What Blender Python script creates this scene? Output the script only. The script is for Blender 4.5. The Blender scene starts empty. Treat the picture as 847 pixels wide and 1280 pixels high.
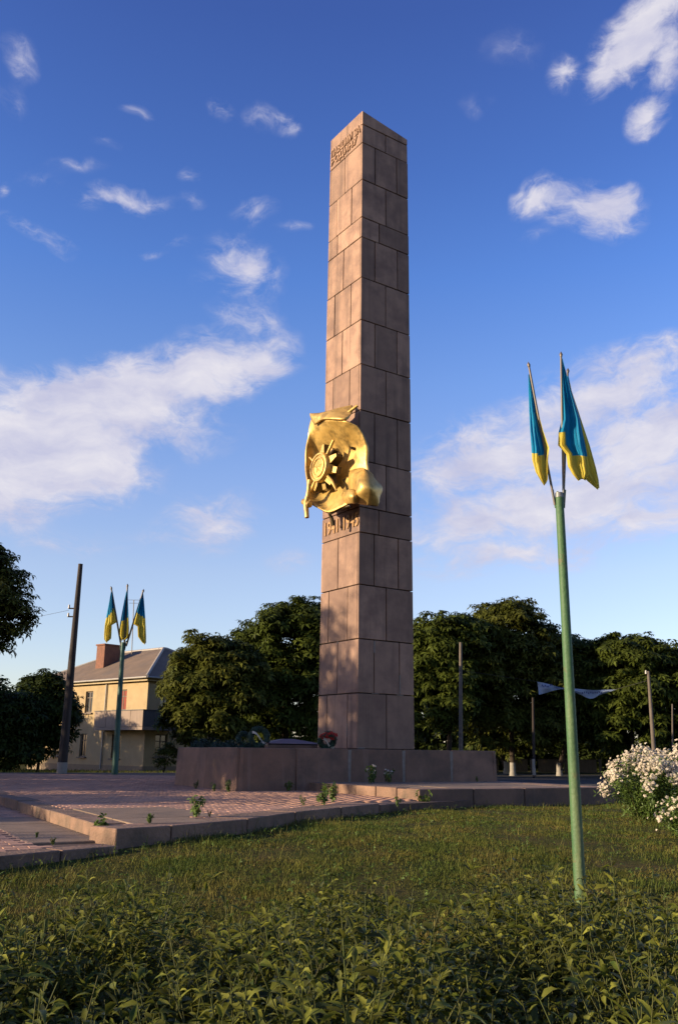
import bpy, bmesh, math, random
import numpy as np
from mathutils import Vector, Matrix
random.seed(7); RNG=np.random.default_rng(11)
S=bpy.context.scene; COL=S.collection
rad=math.radians; PI=math.pi
# ------------------------------------------------------------------ camera
F=1121.8; TH=0.26081; ROLL=0.01331; CX,CY=423.5,640.0
CAM=np.array([0,0,1.2])
_f=np.array([0,math.cos(TH),math.sin(TH)]); _r0=np.array([1.,0,0]); _u0=np.cross(_r0,_f)
_r=math.cos(ROLL)*_r0+math.sin(ROLL)*_u0; _u=-math.sin(ROLL)*_r0+math.cos(ROLL)*_u0
cd=bpy.data.cameras.new('camera'); cam=bpy.data.objects.new('camera',cd); COL.objects.link(cam)
cd.sensor_fit='VERTICAL'; cd.sensor_height=24; cd.sensor_width=24; cd.lens=24*F/1280; cd.clip_start=.1; cd.clip_end=3000
cam.matrix_world=Matrix(((_r[0],_u[0],-_f[0],0),(_r[1],_u[1],-_f[1],0),(_r[2],_u[2],-_f[2],1.2),(0,0,0,1)))
S.camera=cam
def ray(px,py): return _f+_r*(px-CX)/F-_u*(py-CY)/F
def at_z(px,py,z):
    r=ray(px,py); return CAM+r*(z-CAM[2])/r[2]
def at_y(px,py,y):
    r=ray(px,py); return CAM+r*y/r[1]
# ------------------------------------------------------------------ sky, sun, exposure
SUN_EL=rad(13); BETA=rad(20)                       # the sun stands to the left and a little behind the camera
sdir=Vector((-math.cos(BETA)*math.cos(SUN_EL),-math.sin(BETA)*math.cos(SUN_EL),math.sin(SUN_EL)))
S.view_settings.view_transform='Standard'; S.view_settings.look='None'; S.view_settings.exposure=1.1; S.view_settings.gamma=1
sl=bpy.data.lights.new('sun','SUN'); sl.energy=5.0; sl.angle=rad(.5); sl.color=(1,.79,.54)
so=bpy.data.objects.new('sun',sl); COL.objects.link(so); so.rotation_euler=sdir.to_track_quat('Z','Y').to_euler(); so.location=(-30,-10,30)
W=bpy.data.worlds.new('World'); S.world=W; W.use_nodes=True
nt=W.node_tree; nt.nodes.clear(); N=nt.nodes; LK=nt.links
def nd(t,**k):
    n=N.new(t)
    for a,b in k.items(): setattr(n,a,b)
    return n
def mth(op,a,b=None,c=None,clamp=False):
    n=N.new('ShaderNodeMath'); n.operation=op; n.use_clamp=clamp
    for i,v in enumerate((a,b,c)):
        if v is None: continue
        if isinstance(v,(int,float)): n.inputs[i].default_value=v
        else: LK.new(v,n.inputs[i])
    return n.outputs[0]
sky=nd('ShaderNodeTexSky',sky_type='NISHITA',sun_disc=False,sun_elevation=SUN_EL,sun_rotation=math.atan2(sdir.x,sdir.y),altitude=200,air_density=1.0,dust_density=.6,ozone_density=2.2)
geo=nd('ShaderNodeNewGeometry')
neg=nd('ShaderNodeVectorMath',operation='SCALE'); neg.inputs['Scale'].default_value=-1; LK.new(geo.outputs['Incoming'],neg.inputs[0])
sp=nd('ShaderNodeSeparateXYZ'); LK.new(neg.outputs[0],sp.inputs[0])
az=mth('ARCTAN2',sp.outputs[0],sp.outputs[1]); el=mth('ARCSINE',sp.outputs[2])
ae=nd('ShaderNodeCombineXYZ'); LK.new(az,ae.inputs[0]); LK.new(el,ae.inputs[1])
def noise(vec,scale,detail,rough=.55,dist=0,sc=(1,1,1)):
    m=nd('ShaderNodeMapping'); m.inputs['Scale'].default_value=sc; LK.new(vec,m.inputs[0])
    n=nd('ShaderNodeTexNoise'); n.inputs['Scale'].default_value=scale; n.inputs['Detail'].default_value=detail
    n.inputs['Roughness'].default_value=rough; n.inputs['Distortion'].default_value=dist; LK.new(m.outputs[0],n.inputs[0]); return n
# domain warp
wn=noise(ae.outputs[0],7,4,.55)
wv=nd('ShaderNodeVectorMath',operation='MULTIPLY_ADD'); LK.new(wn.outputs['Color'],wv.inputs[0]); wv.inputs[1].default_value=(.10,.07,0); wv.inputs[2].default_value=(-.05,-.035,0)
wa=nd('ShaderNodeVectorMath',operation='ADD'); LK.new(ae.outputs[0],wa.inputs[0]); LK.new(wv.outputs[0],wa.inputs[1])
# clouds: px, py, half width, half height, tilt (deg, + rises to the right), density
CL=[(40,560,130,75,10,1.15),(140,500,120,52,14,1.05),(255,462,95,40,18,.8),(320,440,45,28,20,.6),(20,630,60,40,0,.6),(130,590,60,26,-10,.55),
 (60,520,90,50,0,.8),(210,520,80,35,-10,.5),
 (165,243,62,15,0,.75),(112,248,25,18,0,.5),(35,292,62,10,-14,.6),(320,262,40,16,-4,.6),(308,330,48,32,-20,.5),(305,392,40,18,0,.65),
 (365,160,34,15,0,.55),(318,148,36,14,0,.35),(268,127,22,12,-20,.6),(25,75,24,20,0,.5),(12,120,22,18,0,.35),(168,138,20,9,0,.35),(232,296,20,10,10,.45),
 (208,312,20,8,0,.45),(235,218,18,10,0,.4),(235,243,18,10,0,.4),(370,288,26,8,0,.4),(130,180,20,8,0,.3),(2,235,10,14,0,.5),(45,222,40,14,0,.25),
 (255,655,60,26,10,.5),(270,625,40,18,0,.4),(245,690,40,14,10,.35),(362,700,36,16,0,.45),(200,678,40,10,0,.3),(90,690,80,14,5,.35),
 (800,48,60,42,12,1.15),(760,92,34,28,0,.8),(815,137,36,25,10,.75),(704,84,32,26,0,.62),(828,8,42,24,0,.85),(765,60,36,30,20,.7),(838,75,34,32,0,.8),(70,300,30,7,-12,.45),(345,150,40,10,-8,.4),(95,205,50,9,4,.3),(290,345,40,16,10,.45),
 (680,243,46,24,0,.85),(748,252,52,34,-5,1.0),(715,262,36,20,0,.6),(675,290,26,10,0,.3),(590,128,30,14,0,.22),(640,60,50,20,0,.22),
 (760,490,120,42,12,.62),(640,560,120,50,10,.72),(800,560,120,60,8,.7),(720,620,170,48,6,.75),(580,650,90,38,8,.62),(800,455,70,28,10,.5),(640,690,140,24,4,.5),(560,590,60,30,15,.5),(830,650,80,24,6,.6)]
K=1/1150.
field=None
for (px,py,rx,ry,tilt,dn) in CL:
    dn=dn*.85 if (dn<.7 and ry<22) else (dn*1.15 if py<420 else dn*1.5)
    v=ray(px,py); v=v/np.linalg.norm(v); a=math.atan2(v[0],v[1]); e=math.asin(v[2])
    m=nd('ShaderNodeMapping',vector_type='TEXTURE'); m.inputs['Location'].default_value=(a,e,0); m.inputs['Rotation'].default_value=(0,0,rad(tilt))
    m.inputs['Scale'].default_value=(rx*K*(1.15 if py<330 else 1.5),ry*K*(1.15 if py<330 else 1.5),1); LK.new(wa.outputs[0],m.inputs[0])
    l=nd('ShaderNodeVectorMath',operation='LENGTH'); LK.new(m.outputs[0],l.inputs[0])
    g=mth('MULTIPLY_ADD',l.outputs['Value'],-dn,dn)
    field=g if field is None else mth('SMOOTH_MAX',field,g,.25)
# the same kind of sky carries on outside the frame
big=noise(ae.outputs[0],2.6,5,.55,sc=(1,1.8,1))
bgm=mth('MULTIPLY_ADD',big.outputs['Fac'],3.2,-1.75)
side=mth('ABSOLUTE',az); side=mth('MULTIPLY_ADD',side,5,-2.1,clamp=True); hi=mth('MULTIPLY_ADD',el,5,-4.4,clamp=True); side=mth('MAXIMUM',side,hi)
bgm=mth('MULTIPLY',bgm,side); field=mth('MAXIMUM',field,bgm)
fin=noise(wa.outputs[0],17,10,.66,.35,sc=(1,1.7,1)); st=noise(wa.outputs[0],55,8,.65,.3,sc=(.7,1.8,1))
f2=mth('MULTIPLY_ADD',fin.outputs['Fac'],2.1,-1.08); f2=mth('ADD',f2,mth('MULTIPLY_ADD',st.outputs['Fac'],.5,-.25))
fp=mth('MAXIMUM',field,0); wgt=mth('MULTIPLY',fp,4,clamp=True)
tot=mth('MULTIPLY_ADD',f2,mth('MULTIPLY',wgt,.85),field)
ss=nd('ShaderNodeMapRange',interpolation_type='SMOOTHSTEP'); ss.inputs['From Min'].default_value=0.0; ss.inputs['From Max'].default_value=.85; LK.new(tot,ss.inputs['Value'])
alpha=mth('MULTIPLY',ss.outputs[0],.93)
lowf=nd('ShaderNodeMapRange'); lowf.inputs['From Min'].default_value=.02; lowf.inputs['From Max'].default_value=.12; LK.new(el,lowf.inputs['Value']); alpha=mth('MULTIPLY',alpha,lowf.outputs[0])
# the air: deeper blue high up, pale lilac haze toward the horizon
grad=nd('ShaderNodeValToRGB'); LK.new(el,grad.inputs[0]); cr=grad.color_ramp
SKYC=[(0.0,(1.05,.97,1.12)),(.118,(1.16,1.0,1.10)),(.19,(1.24,1.03,1.12)),(.296,(1.10,1.02,1.25)),(.402,(.90,.98,1.34)),(.513,(.66,.86,1.38)),(.62,(.54,.71,1.25)),(.766,(.46,.57,1.10)),(1.0,(.5,.5,1.05))]
while len(cr.elements)<len(SKYC): cr.elements.new(.5)
for e_,(p,c) in zip(cr.elements,SKYC): e_.position=p; e_.color=(*c,1)
tint=nd('ShaderNodeMix',data_type='RGBA',blend_type='MULTIPLY'); tint.inputs['Factor'].default_value=1
LK.new(sky.outputs[0],tint.inputs[6]); LK.new(grad.outputs[0],tint.inputs[7])
cc=nd('ShaderNodeMix',data_type='RGBA'); csh=noise(wa.outputs[0],11,6,.6,sc=(1,2.2,1)); cs1=mth('MULTIPLY_ADD',csh.outputs['Fac'],3.0,-1.0,clamp=True); LK.new(mth('MULTIPLY',ss.outputs[0],cs1),cc.inputs['Factor']); cc.inputs[6].default_value=(2.7,2.7,3.5,1); cc.inputs[7].default_value=(3.9,3.75,4.0,1)
mx=nd('ShaderNodeMix',data_type='RGBA'); LK.new(alpha,mx.inputs['Factor']); LK.new(tint.outputs[2],mx.inputs[6]); LK.new(cc.outputs[2],mx.inputs[7])
bg=nd('ShaderNodeBackground'); bg.inputs['Strength'].default_value=.10; LK.new(mx.outputs[2],bg.inputs['Color'])
wo=nd('ShaderNodeOutputWorld'); LK.new(bg.outputs[0],wo.inputs[0])

# ------------------------------------------------------------------ materials
GREEN={'chestnut_leaf','olive_leaf','dark_leaf','shrub_leaf','grass_blade','weed_leaf','green_stem','lawn_soil','gilded_metal'}
def mat(name,c1,c2=None,scale=4,rough=.8,metal=0,bump=0,bscale=30,var=0,transl=0,island=0,spec=.35,stain=None,streak=None,detail=6):
    m=bpy.data.materials.new(name); m.use_nodes=True; t=m.node_tree; n=t.nodes; L=t.links; b=n['Principled BSDF']
    b.inputs['Roughness'].default_value=rough; b.inputs['Metallic'].default_value=metal; b.inputs['Specular IOR Level'].default_value=spec
    tc=n.new('ShaderNodeTexCoord'); src=tc.outputs['Object']
    gp=n.new('ShaderNodeNewGeometry'); pos=gp.outputs['Position']
    kf=.92 if name=='grass_blade' else .85 if name in GREEN else (1.0 if name=='flag_blue' else .72 if name in ('white_petal','flag_yellow') else .58)
    c2=c2 or tuple(x*.8 for x in c1)
    wb=(1,1,1) if name.startswith('flag') or name=='white_petal' else (1,.95,.84)
    c1=tuple(x*kf*w for x,w in zip(c1,wb)); c2=tuple(x*kf*w for x,w in zip(c2,wb))
    stain=stain and (tuple(x*kf for x in stain[0]),)+tuple(stain[1:]); streak=streak and (tuple(x*kf for x in streak[0]),)+tuple(streak[1:])
    no=n.new('ShaderNodeTexNoise'); no.inputs['Scale'].default_value=scale; no.inputs['Detail'].default_value=detail; no.inputs['Roughness'].default_value=.6; L.new(pos,no.inputs[0])
    rp=n.new('ShaderNodeMapRange'); rp.inputs['From Min'].default_value=.3; rp.inputs['From Max'].default_value=.7; L.new(no.outputs[0],rp.inputs['Value'])
    mix=n.new('ShaderNodeMix'); mix.data_type='RGBA'; L.new(rp.outputs[0],mix.inputs['Factor']); mix.inputs[6].default_value=(*c1,1); mix.inputs[7].default_value=(*c2,1)
    out=mix.outputs[2]
    def mul(col,fac_out,lo,hi):
        r=n.new('ShaderNodeMapRange'); r.inputs['To Min'].default_value=lo; r.inputs['To Max'].default_value=hi; L.new(fac_out,r.inputs['Value'])
        v=n.new('ShaderNodeVectorMath'); v.operation='SCALE'; L.new(col,v.inputs[0]); L.new(r.outputs[0],v.inputs['Scale']); return v.outputs[0]
    if var:
        oi=n.new('ShaderNodeObjectInfo'); out=mul(out,oi.outputs['Random'],1-var,1+var)
    if island: out=mul(out,gp.outputs['Random Per Island'],1-island,1+island)
    def blend(col,fac,c):
        k=n.new('ShaderNodeMix'); k.data_type='RGBA'; L.new(fac,k.inputs['Factor']); L.new(col,k.inputs[6]); k.inputs[7].default_value=(*c,1); return k.outputs[2]
    if stain:
        c,sc,lo,hi,amt=stain
        a=n.new('ShaderNodeTexNoise'); a.inputs['Scale'].default_value=sc; a.inputs['Detail'].default_value=8; a.inputs['Roughness'].default_value=.65; L.new(pos,a.inputs[0])
        r=n.new('ShaderNodeMapRange'); r.inputs['From Min'].default_value=lo; r.inputs['From Max'].default_value=hi; r.inputs['To Max'].default_value=amt; L.new(a.outputs[0],r.inputs['Value']); out=blend(out,r.outputs[0],c)
    if streak:
        c,sc,lo,hi,amt=streak
        mp=n.new('ShaderNodeMapping'); mp.inputs['Scale'].default_value=(sc,sc,sc*.06); L.new(pos,mp.inputs[0])
        a=n.new('ShaderNodeTexNoise'); a.inputs['Scale'].default_value=1; a.inputs['Detail'].default_value=6; L.new(mp.outputs[0],a.inputs[0])
        r=n.new('ShaderNodeMapRange'); r.inputs['From Min'].default_value=lo; r.inputs['From Max'].default_value=hi; r.inputs['To Max'].default_value=amt; L.new(a.outputs[0],r.inputs['Value']); out=blend(out,r.outputs[0],c)
    L.new(out,b.inputs['Base Color'])
    if bump:
        bn=n.new('ShaderNodeTexNoise'); bn.inputs['Scale'].default_value=bscale; bn.inputs['Detail'].default_value=5; L.new(pos,bn.inputs[0])
        bb=n.new('ShaderNodeBump'); bb.inputs['Strength'].default_value=bump; bb.inputs['Distance'].default_value=.02; L.new(bn.outputs[0],bb.inputs['Height']); L.new(bb.outputs[0],b.inputs['Normal'])
    if transl:
        tr=n.new('ShaderNodeBsdfTranslucent'); L.new(out,tr.inputs['Color']); ms=n.new('ShaderNodeMixShader'); ms.inputs[0].default_value=transl
        L.new(b.outputs[0],ms.inputs[1]); L.new(tr.outputs[0],ms.inputs[2]); L.new(ms.outputs[0],n['Material Output'].inputs['Surface'])
    return m
M={}
M['stone']=mat('red_stone',(.47,.31,.235),(.36,.235,.185),2.2,.8,bump=.35,bscale=50,var=.24,stain=((.20,.12,.09),1.1,.45,.72,.7),streak=((.15,.10,.075),3.4,.52,.72,.65))
M['stone_core']=mat('joint_mortar',(.07,.055,.05),(.045,.035,.03),9,.95)
M['plinth']=mat('plinth_stone',(.33,.205,.155),(.23,.15,.115),2.0,.85,bump=.6,bscale=30,var=.16,stain=((.12,.09,.07),1.4,.46,.68,.75),streak=((.40,.30,.24),4,.60,.78,.4))
M['mortar']=mat('pale_mortar',(.36,.33,.31),(.26,.23,.21),8,.9,bump=.3)
M['concrete']=mat('worn_concrete',(.36,.26,.19),(.25,.185,.14),3,.88,bump=.4,bscale=45,var=.10,stain=((.12,.10,.075),1.3,.5,.72,.6))
M['kerb']=mat('kerb_stone',(.35,.225,.165),(.24,.155,.12),3,.9,bump=.9,bscale=22,var=.16,stain=((.12,.095,.065),1.8,.46,.68,.75))
M['paver']=mat('pink_paver',(.68,.40,.29),(.56,.33,.24),5,.9,bump=.08,bscale=50,var=.16,stain=((.2,.13,.1),.9,.5,.75,.55))
M['paver_far']=mat('pink_paving',(.67,.40,.29),(.56,.33,.24),6,.9,bump=.06,bscale=30,island=.2,stain=((.2,.13,.1),.9,.5,.75,.55))
M['bed']=mat('paving_sand',(.20,.13,.10),(.13,.09,.07),9,.95,bump=.4)
M['gold']=mat('gilded_metal',(.74,.52,.18),(.58,.38,.11),3,.46,metal=.5,bump=.5,bscale=6,spec=.4,stain=((.20,.13,.04),2.2,.47,.64,.8),streak=((.20,.14,.05),5,.55,.72,.5))
M['iron_and_shade']=mat('dark_bronze_and_shade',(.13,.09,.04),(.08,.06,.03),6,.5,metal=.5)  # dark metal parts, and the shade painted on the star rays' sides
M['green']=mat('green_pole_paint',(.09,.20,.085),(.06,.16,.07),3,.6,spec=.3,bump=.35,bscale=24,stain=((.22,.11,.05),2.6,.60,.70,.85),streak=((.30,.30,.14),6,.54,.70,.7))
M['teal']=mat('teal_pole_paint',(.03,.13,.11),(.02,.10,.08),3,.5,stain=((.12,.08,.05),1.8,.62,.72,.6))
M['blue']=mat('flag_blue',(.008,.27,.46),(.006,.20,.40),6,.6,transl=.45,spec=.2)
M['yellow']=mat('flag_yellow',(1.0,.84,.14),(.97,.77,.11),6,.6,transl=.55,spec=.2)
M['staff']=mat('staff_metal',(.16,.19,.2),(.22,.16,.12),5,.45,metal=.3)
M['cap']=mat('grey_cap',(.30,.32,.34),None,6,.5,metal=.4)
M['wood']=mat('weathered_wood',(.055,.042,.038),(.035,.028,.025),3,.85,bump=.5,bscale=40,streak=((.15,.12,.10),9,.5,.7,.5))
M['concpole']=mat('pole_concrete',(.20,.17,.15),(.14,.12,.105),3,.85,bump=.2,streak=((.12,.10,.09),6,.5,.75,.5))
M['white']=mat('whitewash',(.42,.41,.39),(.32,.31,.30),6,.9,bump=.2,stain=((.3,.26,.22),4,.52,.75,.6))
M['bark']=mat('bark',(.07,.05,.035),(.035,.027,.02),8,.95,bump=.8,bscale=18)
M['leafA']=mat('chestnut_leaf',(.080,.105,.017),(.040,.060,.011),.5,.6,transl=.30,island=.45,spec=.12)
M['leafB']=mat('olive_leaf',(.105,.115,.020),(.052,.068,.013),.5,.6,transl=.32,island=.45,spec=.12)
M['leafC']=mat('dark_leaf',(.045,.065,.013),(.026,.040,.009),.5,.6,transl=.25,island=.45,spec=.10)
M['shrub']=mat('shrub_leaf',(.24,.25,.045),(.028,.055,.010),5,.42,transl=.42,island=.65,spec=.18)
M['stem']=mat('green_stem',(.08,.11,.03),(.07,.065,.025),5,.6,spec=.15)
M['grass']=mat('grass_blade',(.095,.130,.022),(.165,.125,.042),1.3,.65,transl=.34,island=.55,spec=.10,detail=8,stain=((.06,.09,.016),.9,.44,.60,.9))
M['weed']=mat('weed_leaf',(.10,.17,.03),(.07,.12,.025),3,.55,transl=.35,island=.3)
M['petal']=mat('white_petal',(.74,.68,.50),(.62,.50,.38),9,.6,transl=.3,island=.3)
M['soil']=mat('lawn_soil',(.060,.068,.018),(.085,.066,.03),1.6,.98,spec=.03,bump=.8,bscale=14,stain=((.03,.04,.012),.5,.45,.6,.7))
M['asphalt']=mat('road_asphalt',(.075,.07,.07),(.055,.052,.052),2,.9,bump=.3)
M['hwall']=mat('yellow_render',(.56,.44,.26),(.47,.36,.21),1.2,.9,bump=.2,stain=((.30,.22,.13),.7,.52,.75,.55))
M['hwall2']=mat('grey_render',(.34,.27,.19),(.27,.21,.15),1.2,.9,stain=((.2,.15,.1),.7,.52,.75,.55))
M['trim']=mat('cream_trim',(.60,.50,.33),None,3,.85)
M['roof']=mat('slate_sheet',(.27,.20,.15),(.18,.14,.11),1.1,.85,bump=.5,bscale=9,stain=((.13,.12,.11),.5,.5,.7,.6))
M['ridge']=mat('ridge_cap',(.50,.48,.46),None,3,.6)
M['brick']=mat('chimney_brick',(.30,.14,.095),(.20,.10,.07),4,.9,bump=.4)
M['glass']=mat('window_glass',(.02,.022,.025),None,3,.08,spec=.6)
M['frame']=mat('window_frame_paint',(.22,.17,.13),None,3,.7)
M['curtain']=mat('red_curtain',(.35,.07,.04),(.25,.05,.035),4,.8)
M['balc']=mat('balcony_panel',(.40,.32,.27),(.33,.26,.22),1.5,.85,streak=((.2,.16,.13),4,.5,.75,.5))
M['balcside']=mat('balcony_sheet_metal',(.16,.16,.17),(.12,.12,.13),1.5,.7)
M['red']=mat('red_petals',(.60,.03,.02),(.4,.02,.015),20,.7,island=.3)
M['redgranite']=mat('red_granite',(.26,.11,.095),(.19,.085,.075),20,.5,bump=.1)
M['ribbon']=mat('white_ribbon',(.7,.68,.64),None,5,.7)
M['fir']=mat('fir_needles',(.025,.07,.045),(.015,.045,.03),6,.7,island=.4)
M['cloth']=mat('pale_blue_cloth',(.48,.60,.80),(.40,.52,.74),5,.75,transl=.3)
M['navy']=mat('navy_print',(.05,.07,.25),None,5,.75)
M['wire']=mat('wire',(.03,.03,.03),None,5,.6)
M['insul']=mat('insulator',(.6,.58,.55),None,5,.3)
def wave_bump(m,sc,dist,axis='X'): pass
# ------------------------------------------------------------------ mesh helpers
def link(name,me,m,parent=None):
    o=bpy.data.objects.new(name,me); COL.objects.link(o)
    if m is not None and len(me.materials)==0:
        for x in (m if isinstance(m,(list,tuple)) else [m]): me.materials.append(x)
    if parent is not None: o.parent=parent
    return o
def tag(o,label=None,cat=None,group=None,kind=None):
    if label: o['label']=label
    if cat: o['category']=cat
    if group: o['group']=group
    if kind: o['kind']=kind
    return o
def empty(name,loc=(0,0,0),rz=0,parent=None):
    o=bpy.data.objects.new(name,None); COL.objects.link(o); o.location=loc; o.rotation_euler=(0,0,rz); o.empty_display_size=.3
    if parent is not None: o.parent=parent
    return o
def npmesh(name,V,Fc,smooth=False,matidx=None):
    V=np.asarray(V,np.float32); Fc=np.asarray(Fc,np.int32); me=bpy.data.meshes.new(name)
    me.vertices.add(len(V)); me.vertices.foreach_set('co',V.ravel())
    k=Fc.shape[1]; me.loops.add(Fc.size); me.loops.foreach_set('vertex_index',Fc.ravel())
    me.polygons.add(len(Fc)); me.polygons.foreach_set('loop_start',np.arange(len(Fc),dtype=np.int32)*k)
    if matidx is not None: me.polygons.foreach_set('material_index',np.asarray(matidx,np.int32))
    if smooth: me.polygons.foreach_set('use_smooth',np.ones(len(Fc),bool))
    me.update(); return me
class MB:
    def __init__(s): s.v=[]; s.f=[]; s.m=[]; s.sm=[]
    def add(s,vs,fs,mi=0,sm=False):
        b=len(s.v); s.v+= [tuple(map(float,v)) for v in vs]; s.f+=[tuple(b+i for i in f) for f in fs]; s.m+=[mi]*len(fs); s.sm+=[sm]*len(fs)
    def box(s,x0,x1,y0,y1,z0,z1,mi=0):
        s.add([(x0,y0,z0),(x1,y0,z0),(x1,y1,z0),(x0,y1,z0),(x0,y0,z1),(x1,y0,z1),(x1,y1,z1),(x0,y1,z1)],[(3,2,1,0),(4,5,6,7),(0,1,5,4),(1,2,6,5),(2,3,7,6),(3,0,4,7)],mi)
    def hexa(s,P,mi=0):      # 4 bottom corners ccw then 4 top
        s.add(P,[(3,2,1,0),(4,5,6,7),(0,1,5,4),(1,2,6,5),(2,3,7,6),(3,0,4,7)],mi)
    def prism(s,poly,z0,z1,mi=0):
        n=len(poly); zz=lambda z,p: z(p) if callable(z) else z
        s.add([(x,y,zz(z0,(x,y))) for x,y in poly]+[(x,y,zz(z1,(x,y))) for x,y in poly],[tuple(range(n))[::-1],tuple(range(n,2*n))]+[(i,(i+1)%n,n+(i+1)%n,n+i) for i in range(n)],mi)
    def tube(s,pts,rs,n=10,mi=0,sm=True,cap=True):
        pts=[Vector(p) for p in pts]; rs=rs if isinstance(rs,(list,tuple)) else [rs]*len(pts); V=[];Fs=[]
        for i,p in enumerate(pts):
            t=(pts[min(i+1,len(pts)-1)]-pts[max(i-1,0)]).normalized()
            a=t.orthogonal().normalized() if abs(t.z)<.999 else Vector((1,0,0)); 
            if i==0: pa=a
            a=(pa-t*pa.dot(t)).normalized(); pa=a; b=t.cross(a)
            for k in range(n):
                an=2*PI*k/n; V.append(p+(a*math.cos(an)+b*math.sin(an))*rs[i])
        for i in range(len(pts)-1):
            for k in range(n): Fs.append((i*n+k,i*n+(k+1)%n,(i+1)*n+(k+1)%n,(i+1)*n+k))
        s.add(V,Fs,mi,sm)
        if cap: s.add(V[:n],[tuple(range(n))[::-1]],mi); s.add(V[-n:],[tuple(range(n))],mi)
    def mesh(s,name):
        me=bpy.data.meshes.new(name); me.from_pydata(s.v,[],s.f); me.polygons.foreach_set('material_index',s.m); me.polygons.foreach_set('use_smooth',s.sm); me.update(); return me
    def build(s,name,m,parent=None,bevel=0):
        me=s.mesh(name)
        if bevel:
            bm=bmesh.new(); bm.from_mesh(me); bmesh.ops.bevel(bm,geom=[e for e in bm.edges],offset=bevel,segments=1,affect='EDGES',profile=.5,clamp_overlap=True); bm.to_mesh(me); bm.free()
        return link(name,me,m,parent)
def frame_box(o,e1,e2,u0,u1,v0,v1,z0,z1):    # hexahedron in a rotated frame
    P=[o+e1*u0+e2*v0,o+e1*u1+e2*v0,o+e1*u1+e2*v1,o+e1*u0+e2*v1]
    return [(p[0],p[1],z0) for p in P]+[(p[0],p[1],z1) for p in P]
def sstep(a,b,x):
    t=np.clip((np.asarray(x,float)-a)/(b-a),0,1); return t*t*(3-2*t)
def zt(x,y):      # the ground: a low mound round the monument
    x=np.asarray(x,float); y=np.asarray(y,float)
    front=sstep(3,15,y); back=1-sstep(37,48,y); side=1-sstep(16,28,np.abs(x-1))
    return -.45+.45*front*back*side
# ------------------------------------------------------------------ ground
xs=np.concatenate([[-1200,-600,-300,-150,-80,-50,-38],np.arange(-30,30.1,1.0),[38,50,80,150,300,600,1200]])
ys=np.concatenate([[-300,-120,-50,-20,-8],np.arange(-4,52,.75),[55,60,70,85,100,130,180,300,600,1300]])
X,Y=np.meshgrid(xs,ys); Z=zt(X,Y)+.02*np.sin(X*1.7+Y*.9)*((Y<20)&(Y>2)&(abs(X)<16))
idx=np.arange(X.size).reshape(X.shape)
Fq=np.stack([idx[:-1,:-1],idx[:-1,1:],idx[1:,1:],idx[1:,:-1]],-1).reshape(-1,4)
tag(link('ground',npmesh('ground',np.stack([X,Y,Z],-1).reshape(-1,3),Fq,True),M['soil']),kind='structure')
mb=MB(); mb.prism([(8,47),(140,52),(140,90),(4,78)],-.60,-.437); tag(mb.build('road',M['asphalt']),'grey asphalt road in front of the shaded trees',kind='structure')
mb=MB()
for k in range(40):
    x=9+k*3.0; mb.prism([(x,46.6+.038*k*3),(x+2.97,46.6+.038*(k+1)*3),(x+2.97,46.85+.038*(k+1)*3),(x,46.85+.038*k*3)],-.6,-.33)
tag(mb.build('road_kerb',M['concpole']),kind='structure')
# ------------------------------------------------------------------ plaza and terrace
A29=rad(29); e1=np.array([math.cos(A29),math.sin(A29)]); e2=np.array([-math.sin(A29),math.cos(A29)])
def P2(px,py,z): return at_z(px,py,z)[:2]
P0=P2(144.3,1035.6,.2)
front=[P0]+[P2(*q,.2) for q in ((215,1031.4),(310,1023.3),(369,1015),(474,1004.3))]
plaza=empty('plaza',(0,0,0)); tag(plaza,'raised monument plaza of pink pavers edged with worn stone kerbs',kind='structure')
Q1=P0+e2*29                                  # left back
endp=front[-1]; back=Q1+e1*21
# body sits below the pavers
inner=[p+(e2*.05) for p in front]
mb=MB(); mb.prism([P0+(e1+e2)*.06]+[p+e2*.08 for p in front[1:]]+[endp+e1*9+e2*3,back,Q1+e1*.06],-.5,.165); mb.build('plaza_bed',M['bed'],plaza)
def kerb_run(pts,w,z0,z1,L,parent,m,name='kerb_stone',nrm=None,jit=.008,off=0):
    pts=[np.array(p) for p in pts]; seg=[]
    for a,b in zip(pts,pts[1:]):
        l=np.linalg.norm(b-a); n=max(1,round(l/L)); t=(b-a)/l; nn=np.array([-t[1],t[0]])
        for k in range(n):
            u0=l*k/n+.012; u1=l*(k+1)/n-.012; j=random.uniform(-jit,jit); jz=random.uniform(-.008,.012)
            mb=MB(); P=[a+t*u0+nn*(j+off),a+t*u1+nn*(j*.4+off),a+t*u1+nn*(w+off),a+t*u0+nn*(w+off)]
            mb.hexa([(p[0],p[1],z0) for p in P]+[(p[0],p[1],z1+jz) for p in P]); mb.build(name,m,parent,bevel=.012)
kerb_run(front,.62,-.45,.2,2.1,plaza,M['kerb'])
kerb_run([P0+e2*12.6,P0+e2*1.0],.42,-.3,.195,1.45,plaza,M['kerb'],off=-.0)
kerb_run([P0+e2*28.6,P0+e2*12.62],.42,-.3,.195,1.8,plaza,M['kerb'])
# concrete slabs lying inside the kerb at the left corner
for (u0,u1,v0,v1) in ((.44,2.2,1.75,4.2),(.44,1.6,.70,1.72)):
    mb=MB(); mb.hexa(frame_box(P0,e1,e2,u0,u1,v0,v1,.05,.198)); mb.build('corner_slab',M['concrete'],plaza,bevel=.01)
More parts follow.
